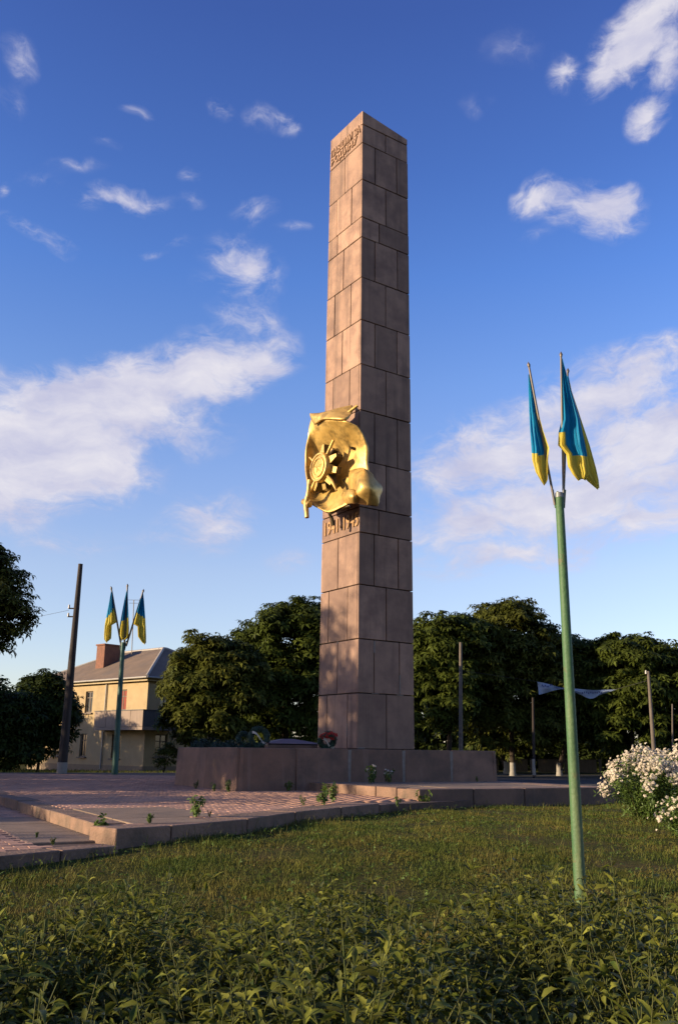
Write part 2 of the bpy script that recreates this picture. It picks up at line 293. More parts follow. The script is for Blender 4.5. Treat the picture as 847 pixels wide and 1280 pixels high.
# pavers
def inpoly(p,poly):
    x,y=p; c=False; j=len(poly)-1
    for i in range(len(poly)):
        if ((poly[i][1]>y)!=(poly[j][1]>y)) and x<(poly[j][0]-poly[i][0])*(y-poly[i][1])/(poly[j][1]-poly[i][1])+poly[i][0]: c=not c
        j=i
    return c
def frame_px(x,y,z):
    v=np.array([x,y,z])-CAM; d=v@_f; return CX+F*(v@_r)/d, CY-F*(v@_u)/d, d
def paver_field(poly,o,excl,ztop,parent,n_obj,maxd,gap=.010,pl=.30,pw=.15,seed=1):
    rr=random.Random(seed); cand=[]
    for i in range(-90,90):
        for j in range(-60,300):
            u=(i+(.5 if j%2 else 0))*pl; v=j*pw; c=o+e1*(u+pl/2)+e2*(v+pw/2)
            if c[1]<5 or c[1]>maxd: continue
            if not inpoly(c,poly): continue
            if any(a<=u+pl/2<=b and c0<=v+pw/2<=d0 for a,b,c0,d0 in excl): continue
            px,py,d=frame_px(c[0],c[1],ztop)
            if px<-60 or px>900: continue
            cand.append((d,u,v,c,px))
    cand.sort(key=lambda t:t[0] if -5<t[4]<852 else t[0]+100)
    mb=MB(); mb.box(-pl/2+gap/2,pl/2-gap/2,-pw/2+gap/2,pw/2-gap/2,-.07,0); me=mb.mesh('paver')
    bm=bmesh.new(); bm.from_mesh(me); bmesh.ops.bevel(bm,geom=[e for e in bm.edges if abs(e.verts[0].co.z)<1e-4 and abs(e.verts[1].co.z)<1e-4],offset=.008,segments=1,affect='EDGES'); bm.to_mesh(me); bm.free(); me.materials.append(M['paver'])
    for d,u,v,c,px in cand[:n_obj]:
        ob=link('paver',me,None,parent); ob.location=(c[0],c[1],ztop+rr.uniform(-.003,.002)); ob.rotation_euler=(rr.uniform(-.005,.005),rr.uniform(-.005,.005),A29+rr.uniform(-.01,.01))
    V=[];Fs=[]
    for d,u,v,c,px in cand[n_obj:]:
        z=ztop+rr.uniform(-.003,.002); a=o+e1*(u+gap/2)+e2*(v+gap/2); b=len(V)
        C=[a,a+e1*(pl-gap),a+e1*(pl-gap)+e2*(pw-gap),a+e2*(pw-gap)]
        V+=[(q[0],q[1],z-.04) for q in C]+[(q[0],q[1],z) for q in C]
        Fs+=[(b+4,b+5,b+6,b+7),(b,b+1,b+5,b+4),(b+3,b,b+4,b+7),(b+1,b+2,b+6,b+5)]
    if V:
        ob=link('distant_pavers',npmesh('distant_pavers',V,Fs),M['paver_far'],parent); ob['kind']='stuff'
poly=[P0+e1*.42+e2*.60]+[p+e2*.68-e1*.02 for p in front[1:]]+[endp+e1*9+e2*3,back,Q1+e1*.42]
paver_field(poly,P0,[(.4,2.22,1.73,4.22),(.4,1.62,.68,1.74)],.198,plaza,170,37)
# lower pavement at the left
low=empty('lower_pavement'); tag(low,'lower pink pavement left of the raised plaza',kind='structure')
LZ=.02
L0=P2(140,1057,LZ)+e1*.10; L1=P2(77.5,1062.5,LZ); L2=P2(0,1070,LZ); dL=(L2-L1)/np.linalg.norm(L2-L1); L3=L2+dL*6
mb=MB(); mb.prism([L3+e2*.05,L2+e2*.05,L1+e2*.05,L0+e2*.05-e1*.02,P0-e1*.012+e2*.0,P0-e1*.012+e2*29,L3+e2*30],-.5,LZ-.035); mb.build('pavement_bed',M['bed'],low)
kerb_run([L3,L2,L1,L0],.38,-.5,LZ,2.6,low,M['kerb'])
for k in range(3):
    mb=MB(); v0=.45+k*1.55; mb.hexa(frame_box(P0,e1,e2,-1.0+.02*k,-.03,v0,v0+1.52,-.15,LZ-.002)); mb.build('concrete_slab',M['concrete'],low,bevel=.01)
lp=[L3+e2*.44,L2+e2*.42,L1+e2*.42-e1*.0,P0-e1*1.03+e2*.1,P0-e1*1.03+e2*5.1,P0-e1*.04+e2*5.1,P0-e1*.04+e2*28,L3+e2*30]
paver_field(lp,P0-e1*.04,[],LZ,low,120,36,seed=4)
# terrace
TZ=.41
T0=P2(523,987,TZ); T1=P2(770,984.3,TZ); tdir=(T1-T0)/np.linalg.norm(T1-T0); T2=P2(377,977,TZ); tback=np.array([-tdir[1],tdir[0]])
terr=empty('terrace'); tag(terr,'raised paved terrace on the right of the monument plinth',kind='structure')
tb=(T2-T0)/np.linalg.norm(T2-T0)
mb=MB(); mb.prism([T0+tdir*.1+tback*.1,T1+tback*.1-tdir*.1,T1+tback*9-tdir*.1,T0+tb*9+tdir*.1],-.4,TZ-.03); mb.build('terrace_bed',M['concrete'],terr)
kerb_run([T0,T1],.5,-.4,TZ,1.45,terr,M['plinth'])
kerb_run([T2+tb*1.5,T0+tb*.02],.42,-.2,TZ-.004,.85,terr,M['kerb'],jit=.02)
kerb_run([T1,T1+tback*9],.5,-.4,TZ,1.45,terr,M['plinth'])
mb=None
for i in range(5):
    for j in range(4):
        u0=.1+i*1.28;v0=.53+j*1.3
        m2=MB(); q=T0+tdir*0; P=[q+tdir*(u0+0.01)+tback*(v0),q+tdir*(u0+1.26)+tback*(v0),q+tdir*(u0+1.26)+tback*(v0+1.28),q+tdir*(u0+.01)+tback*(v0+1.28)]
        z=TZ-.006+random.uniform(-.004,.004); m2.hexa([(p[0],p[1],.2) for p in P]+[(p[0],p[1],z) for p in P]); m2.build('terrace_slab',M['concrete'],terr,bevel=.01)
# small lower step between plaza and terrace
mb=MB(); a=front[-1]; b=T0; t=(b-a)/np.linalg.norm(b-a); n_=np.array([-t[1],t[0]])
P=[a+t*.02,b-t*.03-n_*0.15,b+n_*.8-t*.03,a+n_*1.2+t*.02]; mb.hexa([(p[0],p[1],-.4) for p in P]+[(p[0],p[1],.17) for p in P]); mb.build('step_stone',M['kerb'],plaza,bevel=.015)

# ------------------------------------------------------------------ plinth
PZ=1.27
pl=empty('monument_plinth',(0,0,0)); tag(pl,'low brown stone plinth of large panels under the obelisk','plinth')
PB=.2
C0=P2(297,989,PB); CL_=P2(217.5,981,PB); 
# front face runs 29 degrees to its right end
def front_at(px):
    r=ray(px,940); k=r[0]/r[1]       # X = k*Y line
    # C0 + e*t ; X=kY
    e=np.array([math.cos(rad(29)),math.sin(rad(29))]); t=(k*C0[1]-C0[0])/(e[0]-k*e[1]); return C0+e*t
seams=[front_at(px) for px in (297,370,438,505.5,565,621)]
CR=seams[-1]; lb=(CL_-C0)/np.linalg.norm(CL_-C0)
BL=CL_; BR=CR+e2*8.0; BLL=CL_+e1*3.0+e2*3.5
mb=MB(); core=[C0+e1*.09+e2*.06+lb*.0,CR-e1*.09+e2*.09,BR-e1*.09,BLL,CL_-lb*.08+e1*.1]
mb.prism(core,-.1,PZ-.012); mb.build('plinth_core',M['plinth'],pl)
def wallpanel(a,b,inn,z0,z1,parent,m,name,batter=.05,th=.14,gap=.015,bev=.012,jit=.006):
    a=np.array(a);b=np.array(b); l=np.linalg.norm(b-a); t=(b-a)/l; j=random.uniform(-jit,jit)
    a2=a+t*gap; b2=b-t*gap; mb=MB()
    P=[a2+inn*j,b2+inn*j,b2+inn*th,a2+inn*th]; T=[a2+inn*(batter+j),b2+inn*(batter+j),b2+inn*(th),a2+inn*th]
    mb.hexa([(p[0],p[1],z0) for p in P]+[(p[0],p[1],z1) for p in T]); return mb.build(name,m,parent,bevel=bev)
for i in range(5): 
    wallpanel(seams[i],seams[i+1],e2,-.05,PZ+random.uniform(-.008,.008),pl,M['plinth'],'stone_panel',gap=(.045 if i>0 else .005))
for s_ in seams[2:5]:
    mb=MB(); mb.hexa(frame_box(s_,e1,e2,-.05,.05,.045,.12,-.05,PZ-.02)); mb.build('mortar_strip',M['mortar'],pl)
ln=np.array([-lb[1],lb[0]])   # inward normal of left face
ln=-ln if ln@np.array([1,0])<0 else ln
mid=(C0+CL_)/2
wallpanel(mid,C0+lb*.0,ln,-.05,PZ,pl,M['plinth'],'stone_panel',gap=.006); wallpanel(CL_,mid,ln,-.05,PZ-.01,pl,M['plinth'],'stone_panel',gap=.006)
wallpanel(CR,BR,-e1,-.05,PZ,pl,M['plinth'],'stone_panel')
# ------------------------------------------------------------------ obelisk
AL=0.5976; o1=np.array([math.cos(AL),math.sin(AL)]); o2=np.array([-math.sin(AL),math.cos(AL)])
W0,W1,H,Z0=2.10,1.988,22.845,1.276; OC=np.array([.62,26.6])+(o1+o2)*W0/2
def wid(z): return W0+(W1-W0)*(z-Z0)/(H-Z0)
ob=empty('obelisk',(OC[0],OC[1],Z0)); tag(ob,'tall four-sided obelisk clad in red stone slabs on the plinth','obelisk')
def opt(a,b,z): # a,b in -1..1 half widths + world
    w=wid(z)/2; return OC+o1*a*w+o2*b*w
core_in=.07
def oloc(v): return (v[0]-OC[0],v[1]-OC[1],v[2]-Z0)
def topz(a): return H-.30*(a+1)/2      # the cap falls gently to the right
mb=MB(); PP=[]
for z in (Z0-.05,H-.45):
    for a,b in ((-1,-1),(1,-1),(1,1),(-1,1)):
        w=wid(z)/2-core_in; p=OC+o1*a*w+o2*b*w; PP.append(oloc((p[0],p[1],z)))
mb.hexa(PP); mb.build('core',M['stone_core'],ob)
zs=[1.276,2.86,4.44,6.07,7.69,8.49,10.0,11.68,13.26,14.83,16.37,17.88,18.64,20.10,21.56,22.30]
rightj=[[.5],[.28,.74],[.5],[.28,.73],[.36],[.5],[.28,.73],[.5],[.28,.73],[.5],[.28,.75],[.37],[.51],[.28,.75],[.51]]
leftj=[[.22,.74],[.48],[.22,.72],[.46],[],[.24,.71],[.48],[.24,.71],[.48],[.24,.71],[.48],[.29],[.25,.70],[.48],'cap']
# side: 0 right (camera, -o2), 1 = +o1 side, 2 = back, 3 left (-o1)
def side_pt(side,u,z,dep):      # u 0..1 from the viewer's left to right on that face, dep inward
    w=wid(z)/2; f=(2*u-1)
    if side==0: q=OC+o1*f*w-o2*(w-dep)
    elif side==1: q=OC+o1*(w-dep)+o2*f*w
    elif side==2: q=OC-o1*f*w+o2*(w-dep)
    else: q=OC-o1*(w-dep)-o2*f*w
    return q
def panel(side,u0,u1,z0,z1,m=M['stone'],gap=.012,ztf=None,ext0=0,ext1=0,proud=None):
    gap=.016
    TT=.075; pr=random.uniform(-.006,.010) if proud is None else proud; w=wid(z0)
    g=gap/w; a=u0+(g if u0>0 else ext0/w); b=u1-(g if u1<1 else ext1/w); V=[]
    for z in (z0+gap*.9,z1-gap*.9):
        for (u,d) in ((a,-pr),(b,-pr),(b,TT),(a,TT)):
            q=side_pt(side,u,z,d); zz=z
            if ztf and z>z0+.1: zz=ztf(q)
            V.append(oloc((q[0],q[1],zz)))
    mb=MB(); mb.hexa(V); return mb.build('stone_panel',m,ob,bevel=.010)
def ztop(q): a=(np.array(q[:2])-OC)@o1/(W1/2); return topz(a)
for i in range(15):
    z0,z1=zs[i],zs[i+1]
    for side in range(4):
        if side in (0,2): js=rightj[i]; 
        else: js=leftj[i]
        ztf=None; zz1=z1
        if js=='cap': js=[]; zz1=H; ztf=ztop
        # side faces butt behind the front and back faces
        ex=.078 if side in (1,3) else 0
        uu=[0]+js+[1]
        for a,b in zip(uu,uu[1:]): panel(side,a,b,z0,zz1,ztf=ztf,ext0=ex,ext1=ex)
for side in (0,2): panel(side,0,1,22.30,H,ztf=ztop)
mb=MB(); V=[]
for zf in (lambda q:H-.5,lambda q:ztop(q)-.012):
    for a,b in ((-1,-1),(1,-1),(1,1),(-1,1)):
        w=wid(H)/2-.078; p=OC+o1*a*w+o2*b*w; V.append(oloc((p[0],p[1],zf(p))))
mb.hexa(V); mb.build('cap_stone',M['stone'],ob)
def patch_(side,u0,u1,z0,z1,out=.012):
    V=[]
    for z in (z0,z1):
        for (u,d) in ((u0,-out),(u1,-out),(u1,.01),(u0,.01)):
            q=side_pt(side,u+(.004 if z==z1 else 0),z,d); V.append(oloc((q[0],q[1],z)))
    mb=MB(); mb.hexa(V); mb.build('mortar_patch',M['mortar'],ob,bevel=.004)
patch_(0,.268,.292,4.05,4.40); patch_(0,.73,.748,2.90,3.45); patch_(0,.68,.80,2.845,2.875); patch_(0,.24,.36,2.85,2.87); patch_(3,.735,.75,1.62,2.0); patch_(3,.47,.49,4.36,4.46); patch_(0,.0,.12,1.29,1.32)
# relief writing on the left face
def relief(body,size,u_c,z,mt,parent,ext=.02,width=None,name='relief_lettering',sx=1.0,proud=.03):
    cu=bpy.data.curves.new('t','FONT'); cu.body=body; cu.size=size; cu.align_x='CENTER'; cu.align_y='CENTER'; cu.extrude=ext; cu.offset=.008; cu.resolution_u=2
    to=bpy.data.objects.new('t',cu); COL.objects.link(to); dg=bpy.context.evaluated_depsgraph_get(); me=bpy.data.meshes.new_from_object(to.evaluated_get(dg)); bpy.data.objects.remove(to)
    if width:
        xs_=[v.co.x for v in me.vertices]; sx=width/(max(xs_)-min(xs_))
    q=side_pt(3,u_c,z,-proud)
    # local x runs toward the corner (-o2), local y up, local z outward (-o1)
    R3=Matrix(((-o2[0],0,-o1[0]),(-o2[1],0,-o1[1]),(0,1,0)))
    for v in me.vertices: v.co=R3@Vector((v.co.x*sx,v.co.y,v.co.z))
    me.materials.clear(); o=link(name,me,mt,parent); o.location=oloc((q[0],q[1],z)); return o
M['relief']=mat('relief_metal',(.52,.33,.22),(.36,.23,.15),14,.6,metal=.2)
M['reliefgold']=mat('gilded_letters',(.60,.36,.17),(.44,.26,.12),14,.7,metal=0)
relief('ПАВШИМ ЗА',.42,.50,22.16,M['relief'],ob,ext=.022,width=1.78,proud=.028)
relief('РОДИНУ',.38,.45,21.81,M['relief'],ob,ext=.022,width=1.60,proud=.028)
relief('1941-1945',.62,.53,zs[4]+.40,M['reliefgold'],ob,ext=.010,width=1.85,name='year_lettering')
# raised rim round the year plate
# ------------------------------------------------------------------ gilded sculpture
em=empty('gilded_sculpture',(0,0,0)); tag(em,'gilded relief of a flowing banner with a star order medal, mounted high on the obelisk','sculpture')
nL=np.array([-o1[0],-o1[1],0.]); cornerL=np.array([*(OC-o1*W0/2-o2*W0/2),0])
def lp_(px,py,n):            # point on the plane of the left face, n metres in front of it
    r=ray(px,py); z=CAM[2]+ (r*1)[2]*26
    w=(wid(11.0))/2; p0=np.array([*(OC-o1*w),0]); 
    t=((p0+nL*n-CAM)@nL)/(r@nL); return CAM+r*t
def smooth_grid(G,k):        # Catmull-Rom refine of a control grid of 3D points
    G=np.array(G,float)
    def ref(A):
        n=A.shape[0]; out=[]
        for i in range(n-1):
            p0,p1,p2,p3=A[max(i-1,0)],A[i],A[i+1],A[min(i+2,n-1)]
            for j in range(k):
                t=j/k; out.append(.5*((2*p1)+(-p0+p2)*t+(2*p0-5*p1+4*p2-p3)*t*t+(-p0+3*p1-3*p2+p3)*t**3))
        out.append(A[-1]); return np.array(out)
    A=ref(G); return ref(A.transpose(1,0,2)).transpose(1,0,2)
def sheet(G,k,name,m,parent,th=.05,wob=0):
    A=smooth_grid(G,k); a,b=A.shape[:2]
    if wob:
        U,V_=np.meshgrid(np.arange(b),np.arange(a)); A=A+nL*(wob*(np.sin(U*.9+V_*.35)+.6*np.sin(V_*.8-U*.5)))[...,None]
    V=A.reshape(-1,3); I=np.arange(a*b).reshape(a,b); Fs=np.stack([I[:-1,:-1],I[:-1,1:],I[1:,1:],I[1:,:-1]],-1).reshape(-1,4)
    o=link(name,npmesh(name,V,Fs,True),m,parent); md=o.modifiers.new('s','SOLIDIFY'); md.thickness=th; md.offset=0; return o
B=[ # rows top to bottom: (px,py,n)
 [(390,524,.80),(402,524,.95),(418,524,.95),(432,526,.80),(446,532,.50)],
 [(386,541,.86),(398,545,.66),(416,544,.60),(437,543,.50),(455,545,.28)],
 [(382,562,.90),(396,563,.52),(414,563,.30),(437,562,.24),(459.5,560,.16)],
 [(381,583,.90),(396,583,.46),(414,584,.20),(438,580,.20),(459,578,.10)],
 [(384,602,.92),(396,603,.52),(414,604,.30),(440,600,.26),(460,592,.12)],
 [(384,618,1.0),(396,620,.66),(412,622,.50),(434,618,.42),(452,610,.25)],
 [(387,629,1.02),(397,634,.86),(411,641,.72),(428,633,.60),(440,626,.45)]]
sheet([[lp_(*q) for q in row] for row in B],5,'banner',M['gold'],em,.06,.012)
Tp=[[(387.6,517.5,1.0),(400,517,.9),(416,513,.7),(427,510,.45),(440,507.5,.12)],
    [(389,522,1.02),(402,521,1.0),(417,518.5,.88),(430,517,.6),(441,512,.22)],
    [(394,531,.92),(404,524.5,1.04),(419,524,1.0),(432,524,.82),(438,519,.5)]]
sheet([[lp_(*q) for q in row] for row in Tp],4,'banner_top_fold',M['gold'],em,.07)
Fl=[[(438,590,.30),(446,586,.35),(455,586,.30),(463,592,.18),(466,598,.10)],
    [(438,600,.42),(446,594,.62),(457,594,.60),(468,601,.35),(474,605,.15)],
    [(438,612,.50),(447,608,.85),(458,607,.80),(470,611,.45),(475,611,.15)],
    [(441,622,.55),(449,618,.82),(459,618,.72),(469,621,.42),(473.5,622,.12)],
    [(446,629,.45),(453,630,.55),(460,631,.50),(467,632,.30),(471.5,632,.10)]]
sheet([[lp_(*q) for q in row] for row in Fl],4,'banner_end_fold',M['gold'],em,.06,.035)
Kn=[[(428,617,.55),(434,613,.75),(441,612,.85),(447,616,.75)],[(430,624,.62),(436,621,1.0),(442,620,1.0),(447,622,.8)],[(434,630,.55),(439,629,.8),(444,629,.8),(447,628,.6)]]
sheet([[lp_(*q) for q in row] for row in Kn],4,'banner_knot',M['gold'],em,.05)
Lw=[[(397,634,.90),(411,640,.78),(428,633,.64),(440,627,.50)],[(402,633,.45),(412,636,.35),(426,630,.30),(438,626,.25)],[(404,630,.10),(413,630,.08),(424,627,.05),(436,623,.05)]]
sheet([[lp_(*q) for q in row] for row in Lw],3,'banner_underside',M['gold'],em,.04)
# medal frame (u toward the corner, v up, w out)
MC=lp_(398.5,584,.95); Mu=np.array([-o2[0],-o2[1],0]); Mv=np.array([0,0,1.]); Mw=nL
def mp(u,v,w): return MC+Mu*u+Mv*v+Mw*w
def disc(name,r,w0,w1,prof,parent,n=40,uo=0,vo=0):
    mb=MB(); rings=prof; V=[];Fs=[]
    for (rr_,ww) in rings:
        for k in range(n):
            a=2*PI*k/n; V.append(mp(uo+rr_*math.cos(a),vo+rr_*math.sin(a),ww))
    for i in range(len(rings)-1):
        for k in range(n): Fs.append((i*n+k,i*n+(k+1)%n,(i+1)*n+(k+1)%n,(i+1)*n+k))
    Fs.append(tuple((len(rings)-1)*n+k for k in range(n))); mb.add(V,Fs,0,False); return mb.build(name,M['gold'],parent)
disc('medallion',.4,0,0,[(.46,-.30),(.48,-.02),(.46,.04),(.40,.05),(.385,.01),(.33,.01),(.32,.05),(.27,.055),(.255,.02)],em)
st_=MB(); V=[mp(0,0,.075)]
for k in range(10):
    a=PI/2+k*PI/5; r_=.24 if k%2==0 else .10; V.append(mp(r_*math.cos(a),r_*math.sin(a),.022))
st_.add(V,[(0,1+k,1+(k+1)%10) for k in range(10)]); st_.build('star',M['gold'],em)
def ray_piece(ang,r0,r1,w0,w1,dz0,dz1,name='star_ray',cr=0):
    mb=MB(); c,s=math.cos(ang),math.sin(ang); 
    def q(r,t,w): return mp(r*c-t*s,r*s+t*c,w)
    V=[q(r0,-w0,dz0),q(r1,-w1,dz0),q(r1,w1,dz0),q(r0,w0,dz0),q(r0,-w0*.9,dz1),q(r1,-w1*.8,dz1-.06),q(r1,w1*.8,dz1-.06),q(r0,w0*.9,dz1)]
    mb.hexa(V); mb.m=[1]*6; mb.m[1]=0; mb.build(name,[M['gold'],M['iron_and_shade']],em)  # gold front; sides coloured dark to stand in for their shade
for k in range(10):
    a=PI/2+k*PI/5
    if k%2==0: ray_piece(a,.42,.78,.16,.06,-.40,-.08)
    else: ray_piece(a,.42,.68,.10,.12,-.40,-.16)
# crossed rifle and sabre behind the star
mb=MB(); mb.tube([mp(-.95,-.95,-.12),mp(-.3,-.3,-.1),mp(.62,.75,-.12)],[.05,.06,.045],8); mb.build('rifle',M['gold'],em)
mb=MB(); mb.tube([mp(-.75,.55,-.12),mp(-.2,.1,-.1),mp(.55,-.55,-.12),mp(.85,-.95,-.1)],[.03,.05,.05,.03],8); mb.build('sabre',M['gold'],em)
mb=MB(); mb.tube([lp_(387,600,1.12),lp_(385,618,1.14),lp_(382,629,1.15),lp_(383.6,647,1.15)],[.06,.075,.085,.07],10); mb.build('banner_pole_end',M['gold'],em)
mb=MB(); mb.tube([lp_(379.5,627,1.1),lp_(387,631,1.12)],[.10,.10],8); mb.build('pole_ring',M['gold'],em)
mb=MB(); mb.tube([lp_(424,524,.6),lp_(436,515,.45),lp_(446.5,507,.30)],[.05,.055,.05],8); mb.build('upper_staff',M['gold'],em)
mb=MB(); mb.tube([lp_(437,632,.5),lp_(424,636,.62),lp_(411.5,642,.7),lp_(414.5,648,.62),lp_(416.5,657,.55)],[.035,.05,.06,.06,.06],8); mb.build('tassel_rod',M['iron_and_shade'],em)
for (px,py) in ((396,642),):
    pass
mb=MB()
for q in ((430,600,0),(440,560,0),(400,620,0)):
    a=lp_(q[0],q[1],.35); b=lp_(q[0],q[1],-.3); mb=MB(); mb.tube([a,b],.05,6); mb.build('fixing_bracket',M['iron_and_shade'],em)

# ------------------------------------------------------------------ flagpoles and flags
def cloth(rows,depth,name_parent,label,bound,thick=0,nc=14,fold=.05,nf=3.0,phase=0,sub=5,lean=0,cloth_d=0):
    """rows: (py, px_left, px_right) top to bottom; bound(c)->fraction of height where blue ends."""
    R=np.array(rows,float); y_a,y_b=R[0,0],R[-1,0]; t=np.linspace(0,len(R)-1,(len(R)-1)*sub+1); i=np.arange(len(R))
    py=np.interp(t,i,R[:,0]); xl=np.interp(t,i,R[:,1]); xr=np.interp(t,i,R[:,2]); n=len(t); V=[]
    for k in range(n):
        for c in range(nc+1):
            f=c/nc; w=(xr[k]-xl[k])/F*depth; d=depth+cloth_d+fold*math.sin(f*nf*2*PI+phase+k*.05)*min(1,w/.12)+fold*.7*math.sin(f*9*PI+phase*2+k*.10)*min(1,w/.12)
            yo=1.2*math.sin(f*5.0+phase)*(k/n)
            p=at_y(xl[k]+(xr[k]-xl[k])*f,py[k]+yo,d); V.append(p)
    I=np.arange(n*(nc+1)).reshape(n,nc+1); Fs=[];mi=[]
    for k in range(n-1):
        for c in range(nc):
            Fs.append((I[k,c],I[k+1,c],I[k+1,c+1],I[k,c+1])); mi.append(0 if ((py[k]+py[k+1])/2-y_a)/(y_b-y_a)<bound((c+.5)/nc) else 1)
    return npmesh('cloth',V,Fs,True,mi)
def flag(d,staff,rows,bound,label,group,sr=.012,tip=.02,**k):
    a=at_y(*staff[0],d[0]); b=at_y(*staff[1],d[1]); f=empty('flag',tuple(b)); tag(f,label,'flag',group)
    mb=MB(); mb.tube([Vector(b-b),Vector(a-b)],[sr*1.15,sr],8); mb.build('flag_staff',M['staff'],f)
    mb=MB(); u=(a-b)/np.linalg.norm(a-b); mb.tube([Vector(a-b),Vector(a-b+u*tip*1.5),Vector(a-b+u*tip*3.2)],[tip*.7,tip,.002],8); mb.build('finial',M['staff'],f)
    me=cloth(rows,(d[0]+d[1])/2,f,label,bound,**k); me.transform(Matrix.Translation(-Vector(b))); o=link('cloth',me,[M['blue'],M['yellow']],f); return f
def flagpole(px0,py0,px1,py1,d,r0,r1,m,label,capm):
    a=at_y(px0,py0,d); b=at_y(px1,py1,d); a=np.array([a[0],a[1],min(a[2],float(zt(a[0],a[1]))) if d<20 else a[2]]); t=empty('flagpole',tuple(a)); tag(t,label,'flagpole')
    b=b-a; mb=MB(); mb.tube([Vector((0,0,-.2)),Vector((0,0,.0)),Vector(b*.5),Vector(b)],[r0,r0,(r0+r1)/2,r1],20); mb.build('pole',m,t)
    mb=MB(); mb.tube([Vector(b),Vector(b)+Vector((0,0,r1*1.2))],[r1*1.03,r1*.95],16); mb.build('pole_cap',capm,t)
    for k,(an) in enumerate((PI,0,PI/2)):
        mb=MB(); c=Vector(b)+Vector((math.cos(an)*r1*1.02,math.sin(an)*r1*1.02,-r1*2.6)); mb.tube([c,c+Vector((math.cos(an)*r1*.5,math.sin(an)*r1*.5,r1*4.6))],r1*.24,10); mb.build('staff_socket',m,t)
    return t
g1='flags on the near green pole'
flagpole(725.5,1132,698.5,622,9.5,.059,.045,M['green'],'near green flagpole standing on the lawn at the right',M['cap'])
flag((9.35,9.5),((660.8,459),(693,631)),[(468,659.8,661.8),(489,660,666),(515,660.8,672),(539,662,678.5),(560,663.6,685.8),(575,664.6,684.5),(590,669,684.3),(600,675,684.2),(606,679,681.5)],lambda c:.70+.06*c if c<.72 else .30,'leftmost blue and yellow flag on the near green pole',g1,fold=.045,phase=.4,nf=1.4)
flag((9.4,9.5),((700.6,446),(704,631)),[(448,700.8,702.4),(460,701,705.5),(489,701.5,713.5),(524,701.5,724.5),(540,697.5,727.5),(556,696.8,731),(567,707,733),(582,709,735),(592,715,735.5),(600,722,731)],lambda c:.80+.0*c if c>.25 else .6,'middle blue and yellow flag on the near green pole, its staff nearly upright',g1,fold=.05,phase=2.0,nf=1.6)
flag((9.75,9.56),((709,466),(703.5,631)),[(470,708.5,710),(489,709,714),(510,711,721),(530,713,727.5),(557,718,736.5),(586,722,744.5),(600,733,747.5),(611,746,748.6)],lambda c:.5-.5*c,'rear flag on the near green pole showing mostly yellow cloth behind its middle neighbour',g1,fold=.05,phase=1.0,nf=1.3)
g2='flags on the far green pole'
FD=38.0
flagpole(143.5,968,154,806,FD,.13,.085,M['teal'],'far dark green flagpole at the plaza edge before the yellow house',M['teal'])
flag((FD,FD),((139.6,737),(151.6,807)),[(737,139.4,140),(757.8,135.6,142.3),(771,133,144.5),(778.5,131.5,145.6),(782,131,140),(793,130.2,139.6),(799,130.4,139.2),(802.5,133,135.5)],lambda c:.55-.22*c,'leftmost blue and yellow flag on the far dark green pole',g2,sr=.035,tip=.05,fold=.16,phase=.3,nf=1.2)
flag((FD,FD),((159.4,734),(155.6,806)),[(734,159.2,159.8),(750,155.6,160.2),(769,152,160.9),(786,149.2,161.6),(794,148.9,161),(797.5,151,159.7),(800.5,152.5,155)],lambda c:.66-.12*c,'middle blue and yellow flag on the far dark green pole',g2,sr=.035,tip=.05,fold=.16,phase=1.8,nf=1.5)
flag((FD,FD),((178.6,740.5),(157.8,807.8)),[(740,178.2,179),(751,175,180.2),(762,171.8,181),(772,169,181.8),(780,166.8,182.2),(783,172,182.4),(795.5,172.5,182.8),(802,177,182.8),(805,180,181)],lambda c:.40+.10*c,'rightmost blue and yellow flag on the far dark green pole',g2,sr=.035,tip=.05,fold=.16,phase=3.0,nf=1.3)
# ------------------------------------------------------------------ utility poles
def upole(px0,py0,px1,py1,d,w0,w1,m,label,name='utility_pole',white=0,sq=False,cat='pole'):
    a=at_y(px0,py0,d); b=at_y(px1,py1,d); g=float(zt(a[0],a[1])); r_=a.copy()
    t=empty(name,(a[0],a[1],a[2])); tag(t,label,cat); b=b-a; mb=MB(); n=8 if sq else 12
    mb.tube([Vector((0,0,-.8)),Vector((0,0,0)),Vector(b*.5),Vector(b)],[w0,w0,(w0+w1)/2,w1],n); mb.build('pole_shaft',m,t)
    if white:
        mb=MB(); mb.tube([Vector((0,0,-.1)),Vector((0,0,white))],[w0*1.04,w0*1.03],n); mb.build('whitewashed_base',M['white'],t)
    return t,a,b
t,a,b=upole(77,970,101,705,39,.21,.10,M['wood'],'tall dark tapering utility pole with a whitewashed foot at the plaza edge',white=.55)
for fz in (.74,.78): 
    mb=MB(); c=Vector(b)*fz; mb.tube([c+Vector((-.35,0,0)),c+Vector((.12,0,0))],.03,6); mb.build('iron_bracket',M['iron_and_shade'],t)
    mb=MB(); mb.tube([c+Vector((-.33,0,0)),c+Vector((-.33,0,.16))],[.05,.035],8); mb.build('insulator',M['insul'],t)
pw=Vector(a)+Vector(b)*.76+Vector((-.33,0,.1))
mb=MB(); pts=[]
for k in range(13):
    s=k/12; q=pw.lerp(Vector((-32,52,9.2)),s); q.z-=2.2*4*s*(1-s)*.5; pts.append(q)
mb.tube(pts,.007,5); tag(mb.build('overhead_wire',M['wire']),'thin sagging wire running left from the dark utility pole','wire')
upole(575.5,955,575.3,803,60,.15,.10,M['concpole'],'straight grey concrete pole just right of the obelisk')
t,a,b=upole(817.5,952,809.5,839,58,.14,.09,M['concpole'],'leaning grey concrete pole above the white flower bush')
mb=MB(); c=Vector(b)*.97; mb.tube([c+Vector((-.15,0,0)),c+Vector((-.15,0,.22))],[.08,.05],8); mb.build('insulator',M['insul'],t)
upole(840,955,839.5,880,66,.07,.05,M['concpole'],'thin pole at the right edge under the trees')
